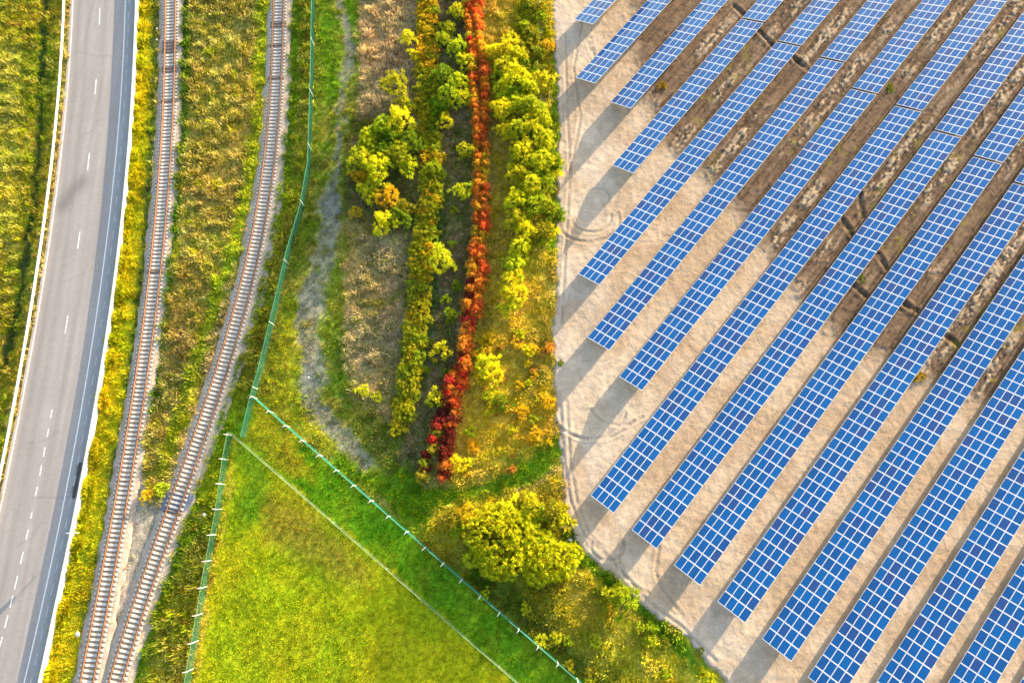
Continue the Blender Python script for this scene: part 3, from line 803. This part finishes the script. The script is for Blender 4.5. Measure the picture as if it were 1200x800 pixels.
# ------------------------------------------------------------------ fences
def fence(px, h, label, mw, mr, mp, step, arm, spacing=.075, thick=.022, rail_t=.05):
    P = ats(px)[:, :2]
    seg = np.hypot(*np.diff(P, axis=0).T); L = np.concatenate([[0], np.cumsum(seg)])
    o = P[0]; root = empty('mesh_fence', (o[0], o[1], 0)); tag(root, label, 'fence')
    pt = lambda s: np.array([np.interp(s, L, P[:, 0]), np.interp(s, L, P[:, 1])]) - o
    m = MB()
    for s in np.arange(0, L[-1], spacing):
        q = pt(s); m.tube((q[0], q[1], .02), (q[0], q[1], h), thick / 2, thick / 2, 3, caps=False)
    nb = np.unique(np.concatenate([np.arange(0, L[-1], 2.0), L]))
    for z_ in np.arange(.15, h, .2):
        for a, b in zip(nb[:-1], nb[1:]):
            A_, B_ = pt(a), pt(b); m.tube((*A_, z_), (*B_, z_), .012, .012, 3, caps=False)
    m.build('wire_mesh', mw, root)
    m = MB()
    for a, b in zip(nb[:-1], nb[1:]):
        A_, B_ = pt(a), pt(b); m.tube((*A_, h), (*B_, h), rail_t, rail_t, 6, caps=False)
    m.build('top_rail', mr, root)
    for s in np.arange(.3, L[-1], step):
        q = pt(s); m = MB(); m.tube((0, 0, -.1), (0, 0, h + .05), .05, .05, 6)
        if arm is not None: m.tube((0, 0, h - .02), (arm[0], arm[1], h + .25), .06, .045, 6)
        m.build('post', mp, root).location = (q[0], q[1], 0)
    return root


fence([(370, -60), (369, 0), (367.5, 100), (364.5, 197), (355, 250), (340, 300), (328.5, 350), (316.5, 400), (307.5, 437), (299.5, 464), (288, 513)], 1.9, 'dark green mesh fence along the gravel track and railway', M_wireg, M_wireg, M_palepost, 9.4, None, .06, .026)
fence([(299.5, 465.5), (453, 600), (682, 799), (740, 850)], 1.9, 'teal topped mesh fence running diagonally between vivid lawn and weedy slope', M_wireteal, M_teal, M_palepost, 3.12, (-.30, -.35), .08, .018, .035)
fence([(273, 508), (600, 792), (660, 845)], 1.5, 'pale green wire fence crossing the lawn diagonally', M_wirepale, M_wirepale, M_wirepale, 9.3, None, .18, .018, .022)
fence([(273, 508), (267, 540), (259, 600), (246, 667), (235, 732), (224, 797), (210, 870)], 1.9, 'green mesh fence with pale post arms beside the yellow lawn', M_wireg, M_wirepale, M_palepost, 3.25, (-.36, -.02), .10, .02, .022)


# ------------------------------------------------------------------ foliage
def leaves(cent, dirs, length, width, tone, jit=.25):
    """diamond leaves: base, two shoulders, tip"""
    n = len(cent)
    d = dirs / np.linalg.norm(dirs, axis=1)[:, None]
    r = rng.normal(size=(n, 3)) * .65 + np.array([0, 0, 1.0])
    s = np.cross(d, r); s /= np.linalg.norm(s, axis=1)[:, None] + 1e-9
    l = length[:, None]; w = width[:, None]
    nrm = np.cross(s, d)
    V = np.stack([cent, cent + d * l * .45 + s * w * .5 + nrm * l * .06, cent + d * l, cent + d * l * .45 - s * w * .5 + nrm * l * .06], 1)
    col = np.repeat(tone[:, None, :], 4, 1)
    return V.reshape(-1, 3), col.reshape(-1, 3)


def crown(R, Ht, z0, nros, nleaf, ll, lw, seed, flat=.75, spread=.9, up=.5, asp=1.0, irregular=.35, inner=.25):
    """rosettes of long leaves on an uneven dome, with some inside it"""
    r_ = np.random.default_rng(seed)
    th = r_.uniform(0, 2 * np.pi, nros); cz = r_.uniform(-.15, 1, nros)
    rad = np.sqrt(np.clip(1 - cz ** 2, 0, 1))
    lob = 1 + irregular * (np.sin(th * 3 + r_.uniform(0, 6)) * .5 + np.sin(th * 5 + r_.uniform(0, 6)) * .35 + np.sin(th * 2 + r_.uniform(0, 6)) * .4)
    k = np.where(r_.uniform(size=nros) < inner, r_.uniform(.25, .75, nros), r_.uniform(.78, 1.05, nros))
    c = np.stack([np.cos(th) * rad * R * lob * k * asp, np.sin(th) * rad * R * lob * k / asp, z0 + (Ht - z0) * (.25 + .75 * cz * flat / .75) * k], 1)
    c[:, 2] = np.maximum(c[:, 2], z0 * .6 + .1)
    out = c - np.array([0, 0, z0 + (Ht - z0) * .15]); out /= np.linalg.norm(out, axis=1)[:, None] + 1e-9
    cc = np.repeat(c, nleaf, 0); oo = np.repeat(out, nleaf, 0)
    n = len(cc)
    dv = r_.normal(size=(n, 3)); dv /= np.linalg.norm(dv, axis=1)[:, None]
    dv = dv * spread + oo * up + np.array([0, 0, .12])
    tone = np.clip(np.repeat(r_.normal(1, .16, (nros, 1)), nleaf, 0) * r_.normal(1, .16, (n, 1)), .45, 1.5)
    hue = np.repeat(r_.normal(0, .10, (nros, 1)), nleaf, 0)
    t3 = np.concatenate([tone * (1 + hue), tone, tone * (1 - hue)], 1)
    V, col = leaves(cc + dv * .02, dv, r_.uniform(.65, 1.25, n) * ll, r_.uniform(.7, 1.25, n) * lw, t3)
    return V, col, c


def plant_mesh(name, R, Ht, z0, nros, nleaf, ll, lw, seed, stems=6, **kw):
    V, col, c = crown(R, Ht, z0, nros, nleaf, ll, lw, seed, **kw)
    nf = len(V) // 4; F = np.arange(nf * 4).reshape(-1, 4); mi = [0] * nf
    mb = MB(); r_ = random.Random(seed)
    for i in range(stems):
        t = c[r_.randrange(len(c))]
        mb.tube((r_.uniform(-.1, .1) * R, r_.uniform(-.1, .1) * R, -.1), tuple(t), .03 + .01 * R, .012, 4, caps=False)
    v2 = np.array(mb.v); F2 = np.array(mb.f) + len(V)
    col = np.concatenate([col, np.ones((len(v2), 3))])
    return mesh(name, np.concatenate([V, v2]), np.concatenate([F, F2]), [M_leaf, M_bark], col, mi + [1] * len(F2))


def tree_parts(R, Ht, z0, nros, nleaf, ll, lw, seed, **kw):
    V, col, c = crown(R, Ht, z0, nros, nleaf, ll, lw, seed, **kw)
    F = np.arange(len(V)).reshape(-1, 4)
    cm = mesh('crown', V, F, M_leaf, col)
    mb = MB(); r_ = random.Random(seed)
    mb.tube((0, 0, -.15), (.05, .03, z0 * .55 + .3), .11 + .02 * R, .09, 7, caps=False); mb.tube((.05, .03, z0 * .55 + .3), (0, .05, Ht * .6), .09, .05, 6)
    for i in range(9):
        t = c[r_.randrange(len(c))]; mb.tube((.03, .03, z0 * .5 + .25 + i * .12), tuple(t), .05, .015, 4, caps=False)
    return cm, mb.mesh('trunk', M_bark)


shrub_m = [plant_mesh('shrub', .60, 1.6, .3, 30, 13, .42, .12, 100 + i, stems=5, spread=.9, up=.7, irregular=.45, inner=.15) for i in range(6)]
hedge_m = [plant_mesh('hedge_shrub', .82, 1.35, .2, 46, 11, .33, .13, 200 + i, stems=5, spread=.9, up=.7, irregular=.4, inner=.2) for i in range(6)]
star_m = [plant_mesh('sapling', .62, 1.2, .25, 26, 14, .40, .13, 300 + i, stems=5, spread=.8, up=.9, irregular=.7) for i in range(5)]
tree_m = [tree_parts(1.45, 3.2, .7, 92, 15, .52, .125, 400 + i, spread=.85, up=.85, irregular=.6, inner=.12) for i in range(6)]
bush_m = [tree_parts(4.4, 3.6, .5, 760, 15, .52, .13, 500, spread=.75, up=1.0, irregular=.22, asp=1.08, inner=.12), tree_parts(3.2, 3.2, .4, 480, 15, .50, .13, 501, spread=.75, up=1.0, irregular=.28, asp=1.0, inner=.12)]


def jitter(c, a=.1): return tuple(min(.92, max(.002, 1.25 * v * random.uniform(1 - a, 1 + a))) for v in c)


def put(name, me, x, y, s, sz, col, label, cat, group):
    o = link(name, me, None, (x, y, -.05)); o.scale = (s, s * random.uniform(.92, 1.08), sz); o.rotation_euler = (0, 0, random.uniform(0, 6.28))
    o.color = (*col, 1); return tag(o, label, cat, group)


def put_tree(name, parts, x, y, s, sz, col, label, cat, group=None):
    r = empty(name, (x, y, -.05), random.uniform(0, 6.28)); r.scale = (s, s, sz); tag(r, label, cat, group)
    c = link('crown', parts[0], r); c.color = (*col, 1); link('trunk', parts[1], r); return r


def nth(i):
    return f"{i}{'th' if 10 <= i % 100 <= 20 else {1: 'st', 2: 'nd', 3: 'rd'}.get(i % 10, 'th')}"


def walk(px, h, step, start=0.0):
    P = ats(px, h)[:, :2]; L = np.concatenate([[0], np.cumsum(np.hypot(*np.diff(P, axis=0).T))])
    s = np.arange(start, L[-1], step)
    return np.stack([np.interp(s, L, P[:, 0]), np.interp(s, L, P[:, 1])], 1)


# red hedge: two lines of separate shrubs, listed from the lower end
left_line = [(496, 560), (504, 532), (512, 510), (519, 487), (526, 467), (532, 437), (540, 420), (541, 395), (546, 370), (550, 340), (554, 302), (555, 287), (557, 257), (558, 202), (558, 165), (556, 130), (552, 105), (551, 62), (549, 40), (546, 20), (547, 0), (547, -25)]
right_line = [(520, 562), (524, 550), (525, 535), (529, 507), (532, 487), (536, 475), (541, 450), (546, 430), (547, 405), (552, 385), (560, 362), (564, 332), (566, 292), (569, 265), (570, 232), (569, 207), (570, 172), (566, 150), (570, 125), (569, 87), (565, 55), (561, 25), (561, 0), (561, -25)]
crim = (.55, .06, .035); red = (.68, .16, .035); ora = (.76, .29, .035); gol = (.68, .43, .03); mar = (.18, .03, .022); lim = (.36, .36, .03)
names = {crim: 'crimson', red: 'red', ora: 'orange', gol: 'golden', mar: 'dark maroon', lim: 'yellow green'}
rh = random.Random(5)
for line, side in ((left_line, 'beside the dark grass'), (right_line, 'beside the yellow grass')):
    pts = walk(line, 1.0, 1.05); pts[:, 0] += .22 if side.endswith('dark grass') else -.22
    for i, (x, y) in enumerate(pts):
        py = topx([(x, y, 1)])[0][1]
        if side.endswith('dark grass'): pal = [red, ora, red, ora, ora, gol, crim] if py < 330 else ([red, crim, ora, mar] if py < 470 else [mar, crim, mar, mar, lim, crim])
        else: pal = [ora, ora, red, gol, ora] if py < 330 else ([ora, red, ora, crim] if py < 470 else [mar, ora, mar, red, gol])
        k = pal[min(len(pal) - 1, int(max(0, min(.999, .5 * vn(np.array([y * .33]), np.array([x * 0 + (3 if 'dark' in side else 8)]), 7)[0] + .5 * rh.random())) * len(pal)))]
        s = rh.uniform(.85, 1.35) * (.95 if py < 300 else 1.02)
        put('autumn_shrub', rh.choice(shrub_m), x + rh.uniform(-.2, .2) - (.45 if py > 440 and 'dark' in side else 0), y + rh.uniform(-.2, .2), s, rh.uniform(.85, 1.25), jitter(k, .15), f'{names[k]} shrub, {nth(i + 1)} from lower end of the red hedge line {side}', 'shrub', 'shrubs of the red hedge')

# low clipped yellow-green hedge
hl = [(472, 503), (471, 490), (476, 462), (480, 420), (484, 395), (490, 350), (492, 300), (500, 250), (505, 212), (506, 188), (501, 150), (498, 100), (500, 50), (500, 0), (500, -25)]
for k, off in enumerate((-.85, .1, 1.0)):
    pts = walk(hl, .8, 1.25, .3 * k)
    for i, (x, y) in enumerate(pts):
        py = topx([(x, y, 1)])[0][1]
        if py > 470 and off > .5 and py > 490: continue
        c = (.58, .40, .02) if py < 75 and rh.random() < .75 else rh.choice([(.48, .43, .02), (.38, .39, .02), (.52, .42, .02), (.33, .35, .02)])
        put('hedge_shrub', rh.choice(hedge_m), x + off + rh.uniform(-.2, .2), y + rh.uniform(-.2, .2), rh.uniform(.8, 1.1), rh.uniform(.7, 1.1), jitter(c, .12), f"{'golden' if c[0] > .55 else 'olive yellow'} shrub, {nth(i + 1)} from lower end, {['tan meadow side', 'middle line', 'dark grass side'][k]} of the low hedge", 'shrub', 'shrubs of the low yellow hedge')

# single trees and bushes: (x, y of the crown in the photo, radius in photo pixels, colour, text)
by = (.70, .66, .02); yg = (.52, .54, .02); lg = (.36, .42, .018); mg = (.20, .28, .015); go = (.66, .46, .02); ol = (.30, .29, .02)
cw = {by: 'bright yellow', yg: 'yellow green', lg: 'light green', mg: 'mid green', go: 'golden yellow', ol: 'olive'}
TREES = [
    (462, 98, 15, lg, 'round tree alone on the tan meadow'), (478, 42, 9, by, 'upright tree at the meadow edge, topmost one'), (485, 60, 7, by, 'narrow tree just below the topmost meadow tree'), (477, 120, 8, yg, 'small tree between the round tree and the low hedge'),
    (430, 164, 13, yg, 'tree on the track side of the meadow grove'), (446, 150, 14, lg, 'tree at the top of the meadow grove'), (468, 140, 15, by, 'star shaped tree at the grove top'), (481, 165, 12, mg, 'tree where the grove meets the low hedge'),
    (425, 186, 15, yg, 'broad tree leaning out over the gravel track'), (450, 176, 12, mg, 'dense tree in the heart of the grove'), (442, 196, 16, by, 'wide tree at the foot of the grove'), (468, 180, 14, lg, 'tree in the lower grove beside the hedge'), (478, 194, 10, yg, 'small tree at the grove foot near the hedge'), (425, 206, 9, go, 'small tree below the broad track side tree'), (458, 160, 12, mg, 'shaded tree behind the star shaped tree'), (436, 178, 12, lg, 'tree squeezed between grove centre and track'),
    (431, 223, 11, yg, 'bush below the grove on its track side'), (455, 229, 12, go, 'round bush below the grove'), (450, 259, 12, by, 'starry bush at the bottom of the meadow bushes'), (467, 252, 11, mg, 'dark bush beside the starry bottom bush'), (473, 240, 9, ol, 'loose bush beside the round golden bush'),
    (517, 303, 13, yg, 'round bush standing in the dark grass strip'), (499, 298, 7, yg, 'bump of a bush growing out of the low hedge'),
    (535, 10, 9, yg, 'topmost bush in the dark grass strip'), (526, 28, 8, yg, 'bush second from the top in the dark strip'), (519, 43, 9, lg, 'spreading bush in the upper dark strip'), (536, 52, 10, yg, 'bush touching the red hedge above the thicket'), (545, 70, 10, yg, 'bush under the red hedge at the thicket top'), (521, 88, 13, mg, 'leafy tree at the thicket edge by the low hedge'), (537, 94, 11, yg, 'tree between the thicket and the red hedge'), (526, 110, 14, lg, 'largest tree of the thicket'), (514, 124, 11, mg, 'tree filling the thicket toward the low hedge'), (541, 112, 10, yg, 'tree of the thicket tucked under red shrubs'), (521, 140, 9, yg, 'last tree at the thicket bottom'), (507, 195, 9, lg, 'bush beside the low hedge below the thicket'),
    (545, 174, 9, yg, 'ragged bush alone beside the red hedge'), (541, 222, 10, yg, 'bush in the dark strip touching red shrubs'), (556, 215, 6, by, 'tiny bush growing inside the red hedge'),
    (578, 57, 9, by, 'bush right beside the top of the red hedge'), (596, 55, 11, by, 'tree at the top of the yellow belt'), (606, 62, 11, yg, 'tree behind the top yellow tree'), (590, 76, 11, by, 'glowing tree in the upper yellow belt'), (604, 86, 14, by, 'broad glowing tree of the yellow belt'), (590, 98, 10, by, 'tree on the red hedge side of the broad glowing tree'), (618, 100, 11, yg, 'tree between the glowing tree and the dirt line'),
    (588, 126, 12, by, 'starry tree by the orange shrubs'), (606, 122, 12, yg, 'tree in the middle of the yellow belt'), (621, 122, 13, lg, 'tree with drooping leaves near the dirt line'), (634, 134, 11, yg, 'tree where the dirt line ends'), (592, 152, 10, by, 'tree below the starry tree'), (608, 150, 13, yg, 'dense tree in the belt centre'), (624, 152, 13, yg, 'tree with pale tips in the belt centre'), (638, 164, 12, yg, 'tree at the yard edge of the belt'),
    (612, 176, 13, by, 'tree under the dense centre trees'), (630, 187, 13, yg, 'wide tree close to the yard'), (608, 204, 12, yg, 'tree facing the pale grass strip'), (622, 214, 13, yg, 'full tree in the lower belt'), (641, 212, 9, lg, 'slim tree pressed against the yard edge'), (604, 232, 12, by, 'tree on the grass side of the lower belt'), (626, 240, 12, lg, 'shaggy tree in the lower belt'), (642, 240, 10, lg, 'bush at the yard edge below the slim tree'), (606, 256, 11, yg, 'tree near the dark gap of the belt'), (616, 268, 12, by, 'bright tree above the belt bottom'), (634, 270, 11, ol, 'bush between the bright tree and the yard'), (611, 288, 12, by, 'tree at the bottom of the long belt'),
    (603, 310, 12, yg, 'uppermost tree of the short yellow group'), (598, 328, 12, by, 'middle tree of the short yellow group'), (604, 345, 13, by, 'largest tree of the short yellow group'), (595, 360, 9, yg, 'last tree of the short yellow group'),
    (570, 425, 11, by, 'feathery bush beside the crimson stretch'), (578, 440, 10, by, 'feathery bush with an orange foot'), (574, 464, 8, yg, 'low bush in the orange brush'), (588, 472, 9, mg, 'green bush in the orange brush'), (537, 542, 9, by, 'brilliant bush at the foot of the red hedge'),
    (625, 592, 11, yg, 'bush above the great bush near the yard corner'), (646, 598, 10, ol, 'bush at the yard corner'), (528, 606, 11, ol, 'low bush left of the great bush'), (548, 603, 10, go, 'rusty bush at the edge of the great bush'), (733, 703, 13, lg, 'lone bush on the slope by the yard edge'), (722, 696, 9, yg, 'small bush touching the lone slope bush'), (762, 742, 8, lg, 'small bush lower on the slope edge'),
]
for px, py, rp, c, txt in TREES:
    p = at(px, py, .9 + rp * .09)
    R = rp * .1225 * .93
    if rp >= 8.5:
        put_tree('tree' if rp >= 10 else 'bush', random.choice(tree_m), p[0], p[1], R / 1.5 * 1.05, min(1.25, max(.62, R / 1.5)), jitter(c, .08), f'{cw[c]} {txt}', 'tree' if rp >= 10 else 'bush')
    else: put('bush', random.choice(star_m), p[0], p[1], R / .62, R / .62 * .8, jitter(c, .08), f'{cw[c]} {txt}', 'bush', None)
p = at(588, 632, 2.4); put_tree('tree', bush_m[0], p[0], p[1], 1.0, 1.0, (.68, .68, .02), 'great spreading yellow green bush above the teal fence', 'tree')
p = at(644, 655, 2.2); put_tree('tree', bush_m[1], p[0], p[1], 1.0, 1.0, (.70, .71, .02), 'second spreading yellow green bush, nearest the sandy yard', 'tree')
SAPS = [(416, 248, 5, go, 'orange tinged sapling beside the gravel track'), (417, 206, 6, go, 'golden sapling at the track foot of the grove'), (523, 350, 4, yg, 'tiny sapling alone in the dark strip'), (529, 366, 5, yg, 'ragged sapling below the tiny one'), (518, 412, 8, yg, 'star shaped sapling in the lower dark strip'), (512, 467, 8, yg, 'cross shaped sapling near the maroon shrubs'), (514, 237, 5, go, 'golden sapling sticking out of the low hedge'), (440, 465, 5, lg, 'pale sapling in the lower tan meadow'), (425, 457, 5, yg, 'sapling at the lower meadow corner'), (755, 155, 3, lg, 'lone weed tuft on the bare sand'), (776, 98, 6, go, 'yellowing weed tuft beside a panel row'), (1080, 440, 6, go, 'golden weed tuft between two panel rows'), (1012, 325, 5, lg, 'green weed tuft beside a trench'), (1046, 102, 5, lg, 'mossy weed tuft in a rear aisle'), (657, 424, 4, lg, 'weed tuft at the yard edge'), (822, 765, 4, lg, 'weed tuft on the yard corner gravel'), (188, 573, 5, yg, 'yellow sapling where the tracks meet'), (171, 581, 5, go, 'golden sapling between the converging tracks')]
for px, py, rp, c, txt in SAPS:
    p = at(px, py, .6); R = rp * .1225
    wt = 'sapling' not in txt
    if wt: R *= .8; c = tuple(v * .6 for v in c)
    put('weed_tuft' if wt else 'sapling', random.choice(star_m), p[0], p[1], R / .62 * 1.1, R / .62 * (.3 if wt else .8), jitter(c, .1), txt, 'weed tuft' if wt else 'sapling', None)

# low bushes that fill the gaps, too alike to tell apart
fr = random.Random(21)


def scatter(poly, n, rr, cols, label, group, name='bush', zs=.75):
    xs = [p[0] for p in poly]; ysq = [p[1] for p in poly]; k = 0; guard = 0
    while k < n and guard < 5000:
        guard += 1
        q = (fr.uniform(min(xs), max(xs)), fr.uniform(min(ysq), max(ysq)))
        if poly_sd(poly, np.array([q[0]]), np.array([q[1]]))[0] < 0: continue
        p = at(q[0], q[1], .5); Rr = fr.uniform(*rr) * .1225
        put(name, fr.choice(star_m), p[0], p[1], Rr / .6, Rr / .6 * zs, jitter(fr.choice(cols), .12), label, 'bush', group); k += 1


scatter([(588, 50), (612, 40), (640, 100), (650, 130), (651, 285), (618, 300), (604, 215), (598, 150), (586, 110)], 46, (6, 10), [yg, ol, lg, by, mg], 'low yellow green bush filling the belt between its taller trees', 'undergrowth bushes of the yellow belt')
scatter([(612, 0), (640, 0), (645, 60), (640, 100), (618, 80)], 14, (5, 8), [ol, ol, lg, go], 'low olive bush on the upper bank beside the dirt line', 'olive bushes on the upper bank')
scatter([(560, 380), (605, 370), (645, 400), (650, 520), (600, 556), (550, 555), (552, 460)], 34, (3, 6), [go, go, (.55, .28, .04), yg, by], 'low golden or rusty bush scattered below the yellow trees', 'low brush below the yellow trees')
scatter([(540, 590), (600, 583), (655, 590), (668, 640), (660, 690), (625, 700), (560, 672), (530, 630)], 18, (6, 10), [yg, lg, yg, ol, by], 'low yellow green bush at the skirt of the great bushes', 'skirt bushes of the great bushes')
scatter([(670, 640), (700, 668), (750, 712), (805, 755), (840, 798), (800, 810), (740, 755), (690, 700)], 9, (3, 5), [lg, yg, mg, ol], 'low green bush on the slope just below the sandy yard', 'low bushes along the slope edge')
scatter([(560, 690), (640, 700), (720, 760), (760, 810), (690, 800), (620, 745)], 12, (3, 5), [ol, yg, lg, yg], 'low mixed bush on the weedy slope above the teal fence', 'low bushes on the weedy slope')
scatter([(508, 200), (545, 230), (545, 330), (520, 470), (500, 520), (492, 470), (506, 330)], 14, (2.5, 4.5), [ol, mg, lg], 'small dull bush in the dark grass strip', 'small bushes of the dark strip')

# ------------------------------------------------------------------ grass and weeds: clumps nobody could count
vis = lambda x, y, mg=25: (lambda q: (q[:, 0] > -mg) & (q[:, 0] < 1200 + mg) & (q[:, 1] > -mg) & (q[:, 1] < 800 + mg))(topx(np.stack([x, y, 0 * x], 1)))
NPT = 165000
x = rng.uniform(-92, 22, NPT); y = rng.uniform(-27, 90, NPT)
k = vis(x, y) & ~blocked(x, y); x, y = x[k], y[k]
rgb, acc, dens, hgt, zid = paint(x, y)
# taller unmown grass leaning against the barrier's back
xb_y = rng.uniform(-27, 88, 5200); xb = rail_r(xb_y) + rng.uniform(.26, .85, 5200)
q = vis(xb, xb_y); r2 = paint(xb[q], xb_y[q])
x = np.concatenate([x, xb[q]]); y = np.concatenate([y, xb_y[q]]); rgb = np.concatenate([rgb, r2[0]]); acc = np.concatenate([acc, r2[1]])
dens = np.concatenate([dens, np.ones(q.sum())]); hgt = np.concatenate([hgt, np.full(q.sum(), .68)]); zid = np.concatenate([zid, np.full(q.sum(), 2)])
k = rng.uniform(size=len(x)) < dens; x, y, rgb, acc, hgt, zid = x[k], y[k], rgb[k], acc[k], hgt[k], zid[k]
big = ss(.35, .75, fbm(x, y, .9, 400, 2))
ZN = {1: ('roadside_weeds', 'mixed weeds on the verge outside the cream guardrail'), 2: ('verge_grass', 'short yellow grass between white barrier and railway track'), 3: ('track_weeds', 'tall tan and yellow weeds between the two railway tracks'), 4: ('fence_grass', 'yellow grass between the railway track and green fence'), 5: ('track_grass', 'green and brown grass along the gravel track'), 6: ('dry_grass', 'dry tan meadow grass beside the low hedge'), 7: ('dark_grass', 'greyish grass strip between the low hedge and red hedge'), 8: ('yellow_grass', 'yellow and orange grass between red hedge and sandy yard'), 10: ('green_grass', 'lush green grass band below the hedges'), 11: ('slope_weeds', 'mixed yellow weeds on the slope below the yard'), 12: ('lawn_grass', 'vivid green lawn between the two diagonal fences'), 13: ('field_grass', 'mown yellow green field inside the pale fence'), 0: ('meadow_grass', 'yellow green meadow grass')}
for zi, (nm, lb) in ZN.items():
    s = np.where(zid == zi)[0]
    if len(s) < 50: continue
    NB = 8
    n = len(s) * NB
    cx = np.repeat(x[s], NB) + rng.normal(0, .16, n); cy = np.repeat(y[s], NB) + rng.normal(0, .16, n)
    hh = np.repeat(hgt[s] * (.5 + .9 * big[s]), NB) * rng.uniform(.6, 1.25, n)
    a = rng.uniform(0, 2 * np.pi, n); lean = rng.uniform(.5, 1.7, n)
    la = np.repeat(fbm(x[s], y[s], .35, 410, 2) * 9, NB)
    dx = np.cos(a) + .6 * np.cos(la); dy = np.sin(a) + .6 * np.sin(la)
    d = np.stack([dx * lean, dy * lean, np.ones(n)], 1); d /= np.linalg.norm(d, axis=1)[:, None]
    base = np.stack([cx, cy, np.full(n, -.12)], 1)
    ln = np.clip(hh * 1.25, .18, 1.2)
    side = np.stack([-np.sin(a + .6), np.cos(a + .6), rng.normal(0, .3, n)], 1)
    w = (.032 + .05 * ln)[:, None]
    V = np.stack([base - side * w, base + side * w, base + d * ln[:, None] * .6 + side * w * .8 + np.array([0, 0, .03]), base + d * ln[:, None]], 1).reshape(-1, 3)
    mixw = ss(.35, .65, .6 * rng.uniform(size=len(s)) + .4 * fbm(x[s], y[s], 1.1, 420, 2))
    c = rgb[s] * 1.15 + (acc[s] * 1.1 - rgb[s] * 1.15) * mixw[:, None]
    c = c * rng.normal(1, .13, (len(s), 1))
    c = np.repeat(c, NB, 0) * rng.normal(1, .12, (n, 1))
    col = np.repeat(np.clip(c, .005, .9), 4, 0)
    F = np.arange(n * 4).reshape(-1, 4)
    o = link(nm, mesh(nm, V, F, M_grass, col)); tag(o, lb, 'grass', None, 'stuff')


# ------------------------------------------------------------------ small things lying about
def lump(name, px, py, r, mat, label, cat, flat=.6, seed=1):
    r_ = np.random.default_rng(seed)
    V = []; n, k = 9, 6
    for j in range(k):
        ph = math.pi * (j + .5) / k
        for i in range(n):
            th = 2 * math.pi * i / n; q = r * (1 + .22 * r_.normal())
            V.append((q * math.sin(ph) * math.cos(th), q * math.sin(ph) * math.sin(th), q * flat * math.cos(ph)))
    F = [(j * n + i, j * n + (i + 1) % n, (j + 1) * n + (i + 1) % n, (j + 1) * n + i) for j in range(k - 1) for i in range(n)]
    V.append((0, 0, r * flat)); V.append((0, 0, -r * flat)); t = len(V) - 2
    F2 = [(t, (i + 1) % n, i) for i in range(n)] + [(t + 1, (k - 1) * n + i, (k - 1) * n + (i + 1) % n) for i in range(n)]
    p = at(px, py, .3); o = link(name, mesh(name, V, [np.array(F), np.array(F2)], mat, smooth=False), None, (p[0], p[1], .12 + r * flat * .4))
    return tag(o, label, cat)


M_litter = plain('white_plastic', (.8, .8, .8), .5); M_blue = plain('pale_blue_plastic', (.35, .55, .75), .5)
lump('boulder', 662, 617, .38, M_stone, 'larger pale boulder at the yard corner beside the great bush', 'boulder', .6, 1)
lump('boulder', 668, 632, .3, M_stone, 'smaller pale boulder below the larger one at the yard corner', 'boulder', .6, 2)
lump('litter', 90, 743, .28, M_litter, 'white scrap of litter in yellow grass beside the guardrail', 'litter', .4, 3)
lump('litter', 188, 535, .22, M_blue, 'pale blue scrap of litter in weeds between the tracks', 'litter', .4, 4)
lump('litter', 239, 603, .25, M_litter, 'white scrap of litter between railway and green fence', 'litter', .4, 5)
lump('stone', 361, 442, .14, M_stone, 'small white stone on the gravel track', 'stone', .6, 6)
lump('stone', 183, 33, .15, M_stone, 'upper small white stone in the ditch beside the track', 'stone', .6, 7)
lump('stone', 183, 46, .15, M_stone, 'lower small white stone in the ditch beside the track', 'stone', .6, 8)

# ------------------------------------------------------------------ light, sky, camera
SUN_AZ, SUN_EL = math.radians(41.3), math.radians(9.6)
sv = Vector((math.sin(SUN_AZ) * math.cos(SUN_EL), math.cos(SUN_AZ) * math.cos(SUN_EL), math.sin(SUN_EL)))
sl = bpy.data.lights.new('sun', 'SUN'); sl.energy = 3.7; sl.angle = math.radians(.6); sl.color = (1.0, .80, .55)
so = bpy.data.objects.new('sun', sl); C.objects.link(so); so.rotation_euler = sv.to_track_quat('Z', 'Y').to_euler(); so.location = sv * 150
w = bpy.data.worlds.new('World'); S.world = w; w.use_nodes = True
nt = w.node_tree; bg = nt.nodes['Background']
sk = nt.nodes.new('ShaderNodeTexSky'); sk.sky_type = 'NISHITA'; sk.sun_disc = False; sk.sun_elevation = SUN_EL; sk.sun_rotation = SUN_AZ
sk.air_density = 1.0; sk.dust_density = 2.2; sk.ozone_density = 1.0
nt.links.new(sk.outputs[0], bg.inputs[0]); bg.inputs[1].default_value = .135

cd = bpy.data.cameras.new('camera'); co = bpy.data.objects.new('camera', cd); C.objects.link(co)
cd.sensor_width = 36; cd.lens = FPX / 1200 * 36; cd.clip_end = 6000; cd.clip_start = .5
co.location = (0, 0, HC); co.rotation_euler = (TAU, 0, 0)
S.camera = co
S.view_settings.view_transform = 'Standard'; S.view_settings.look = 'None'; S.view_settings.gamma = 1; S.view_settings.exposure = 2.12
S.view_settings.use_curve_mapping = False
S.cycles.max_bounces = 5; S.cycles.diffuse_bounces = 2; S.cycles.transparent_max_bounces = 4
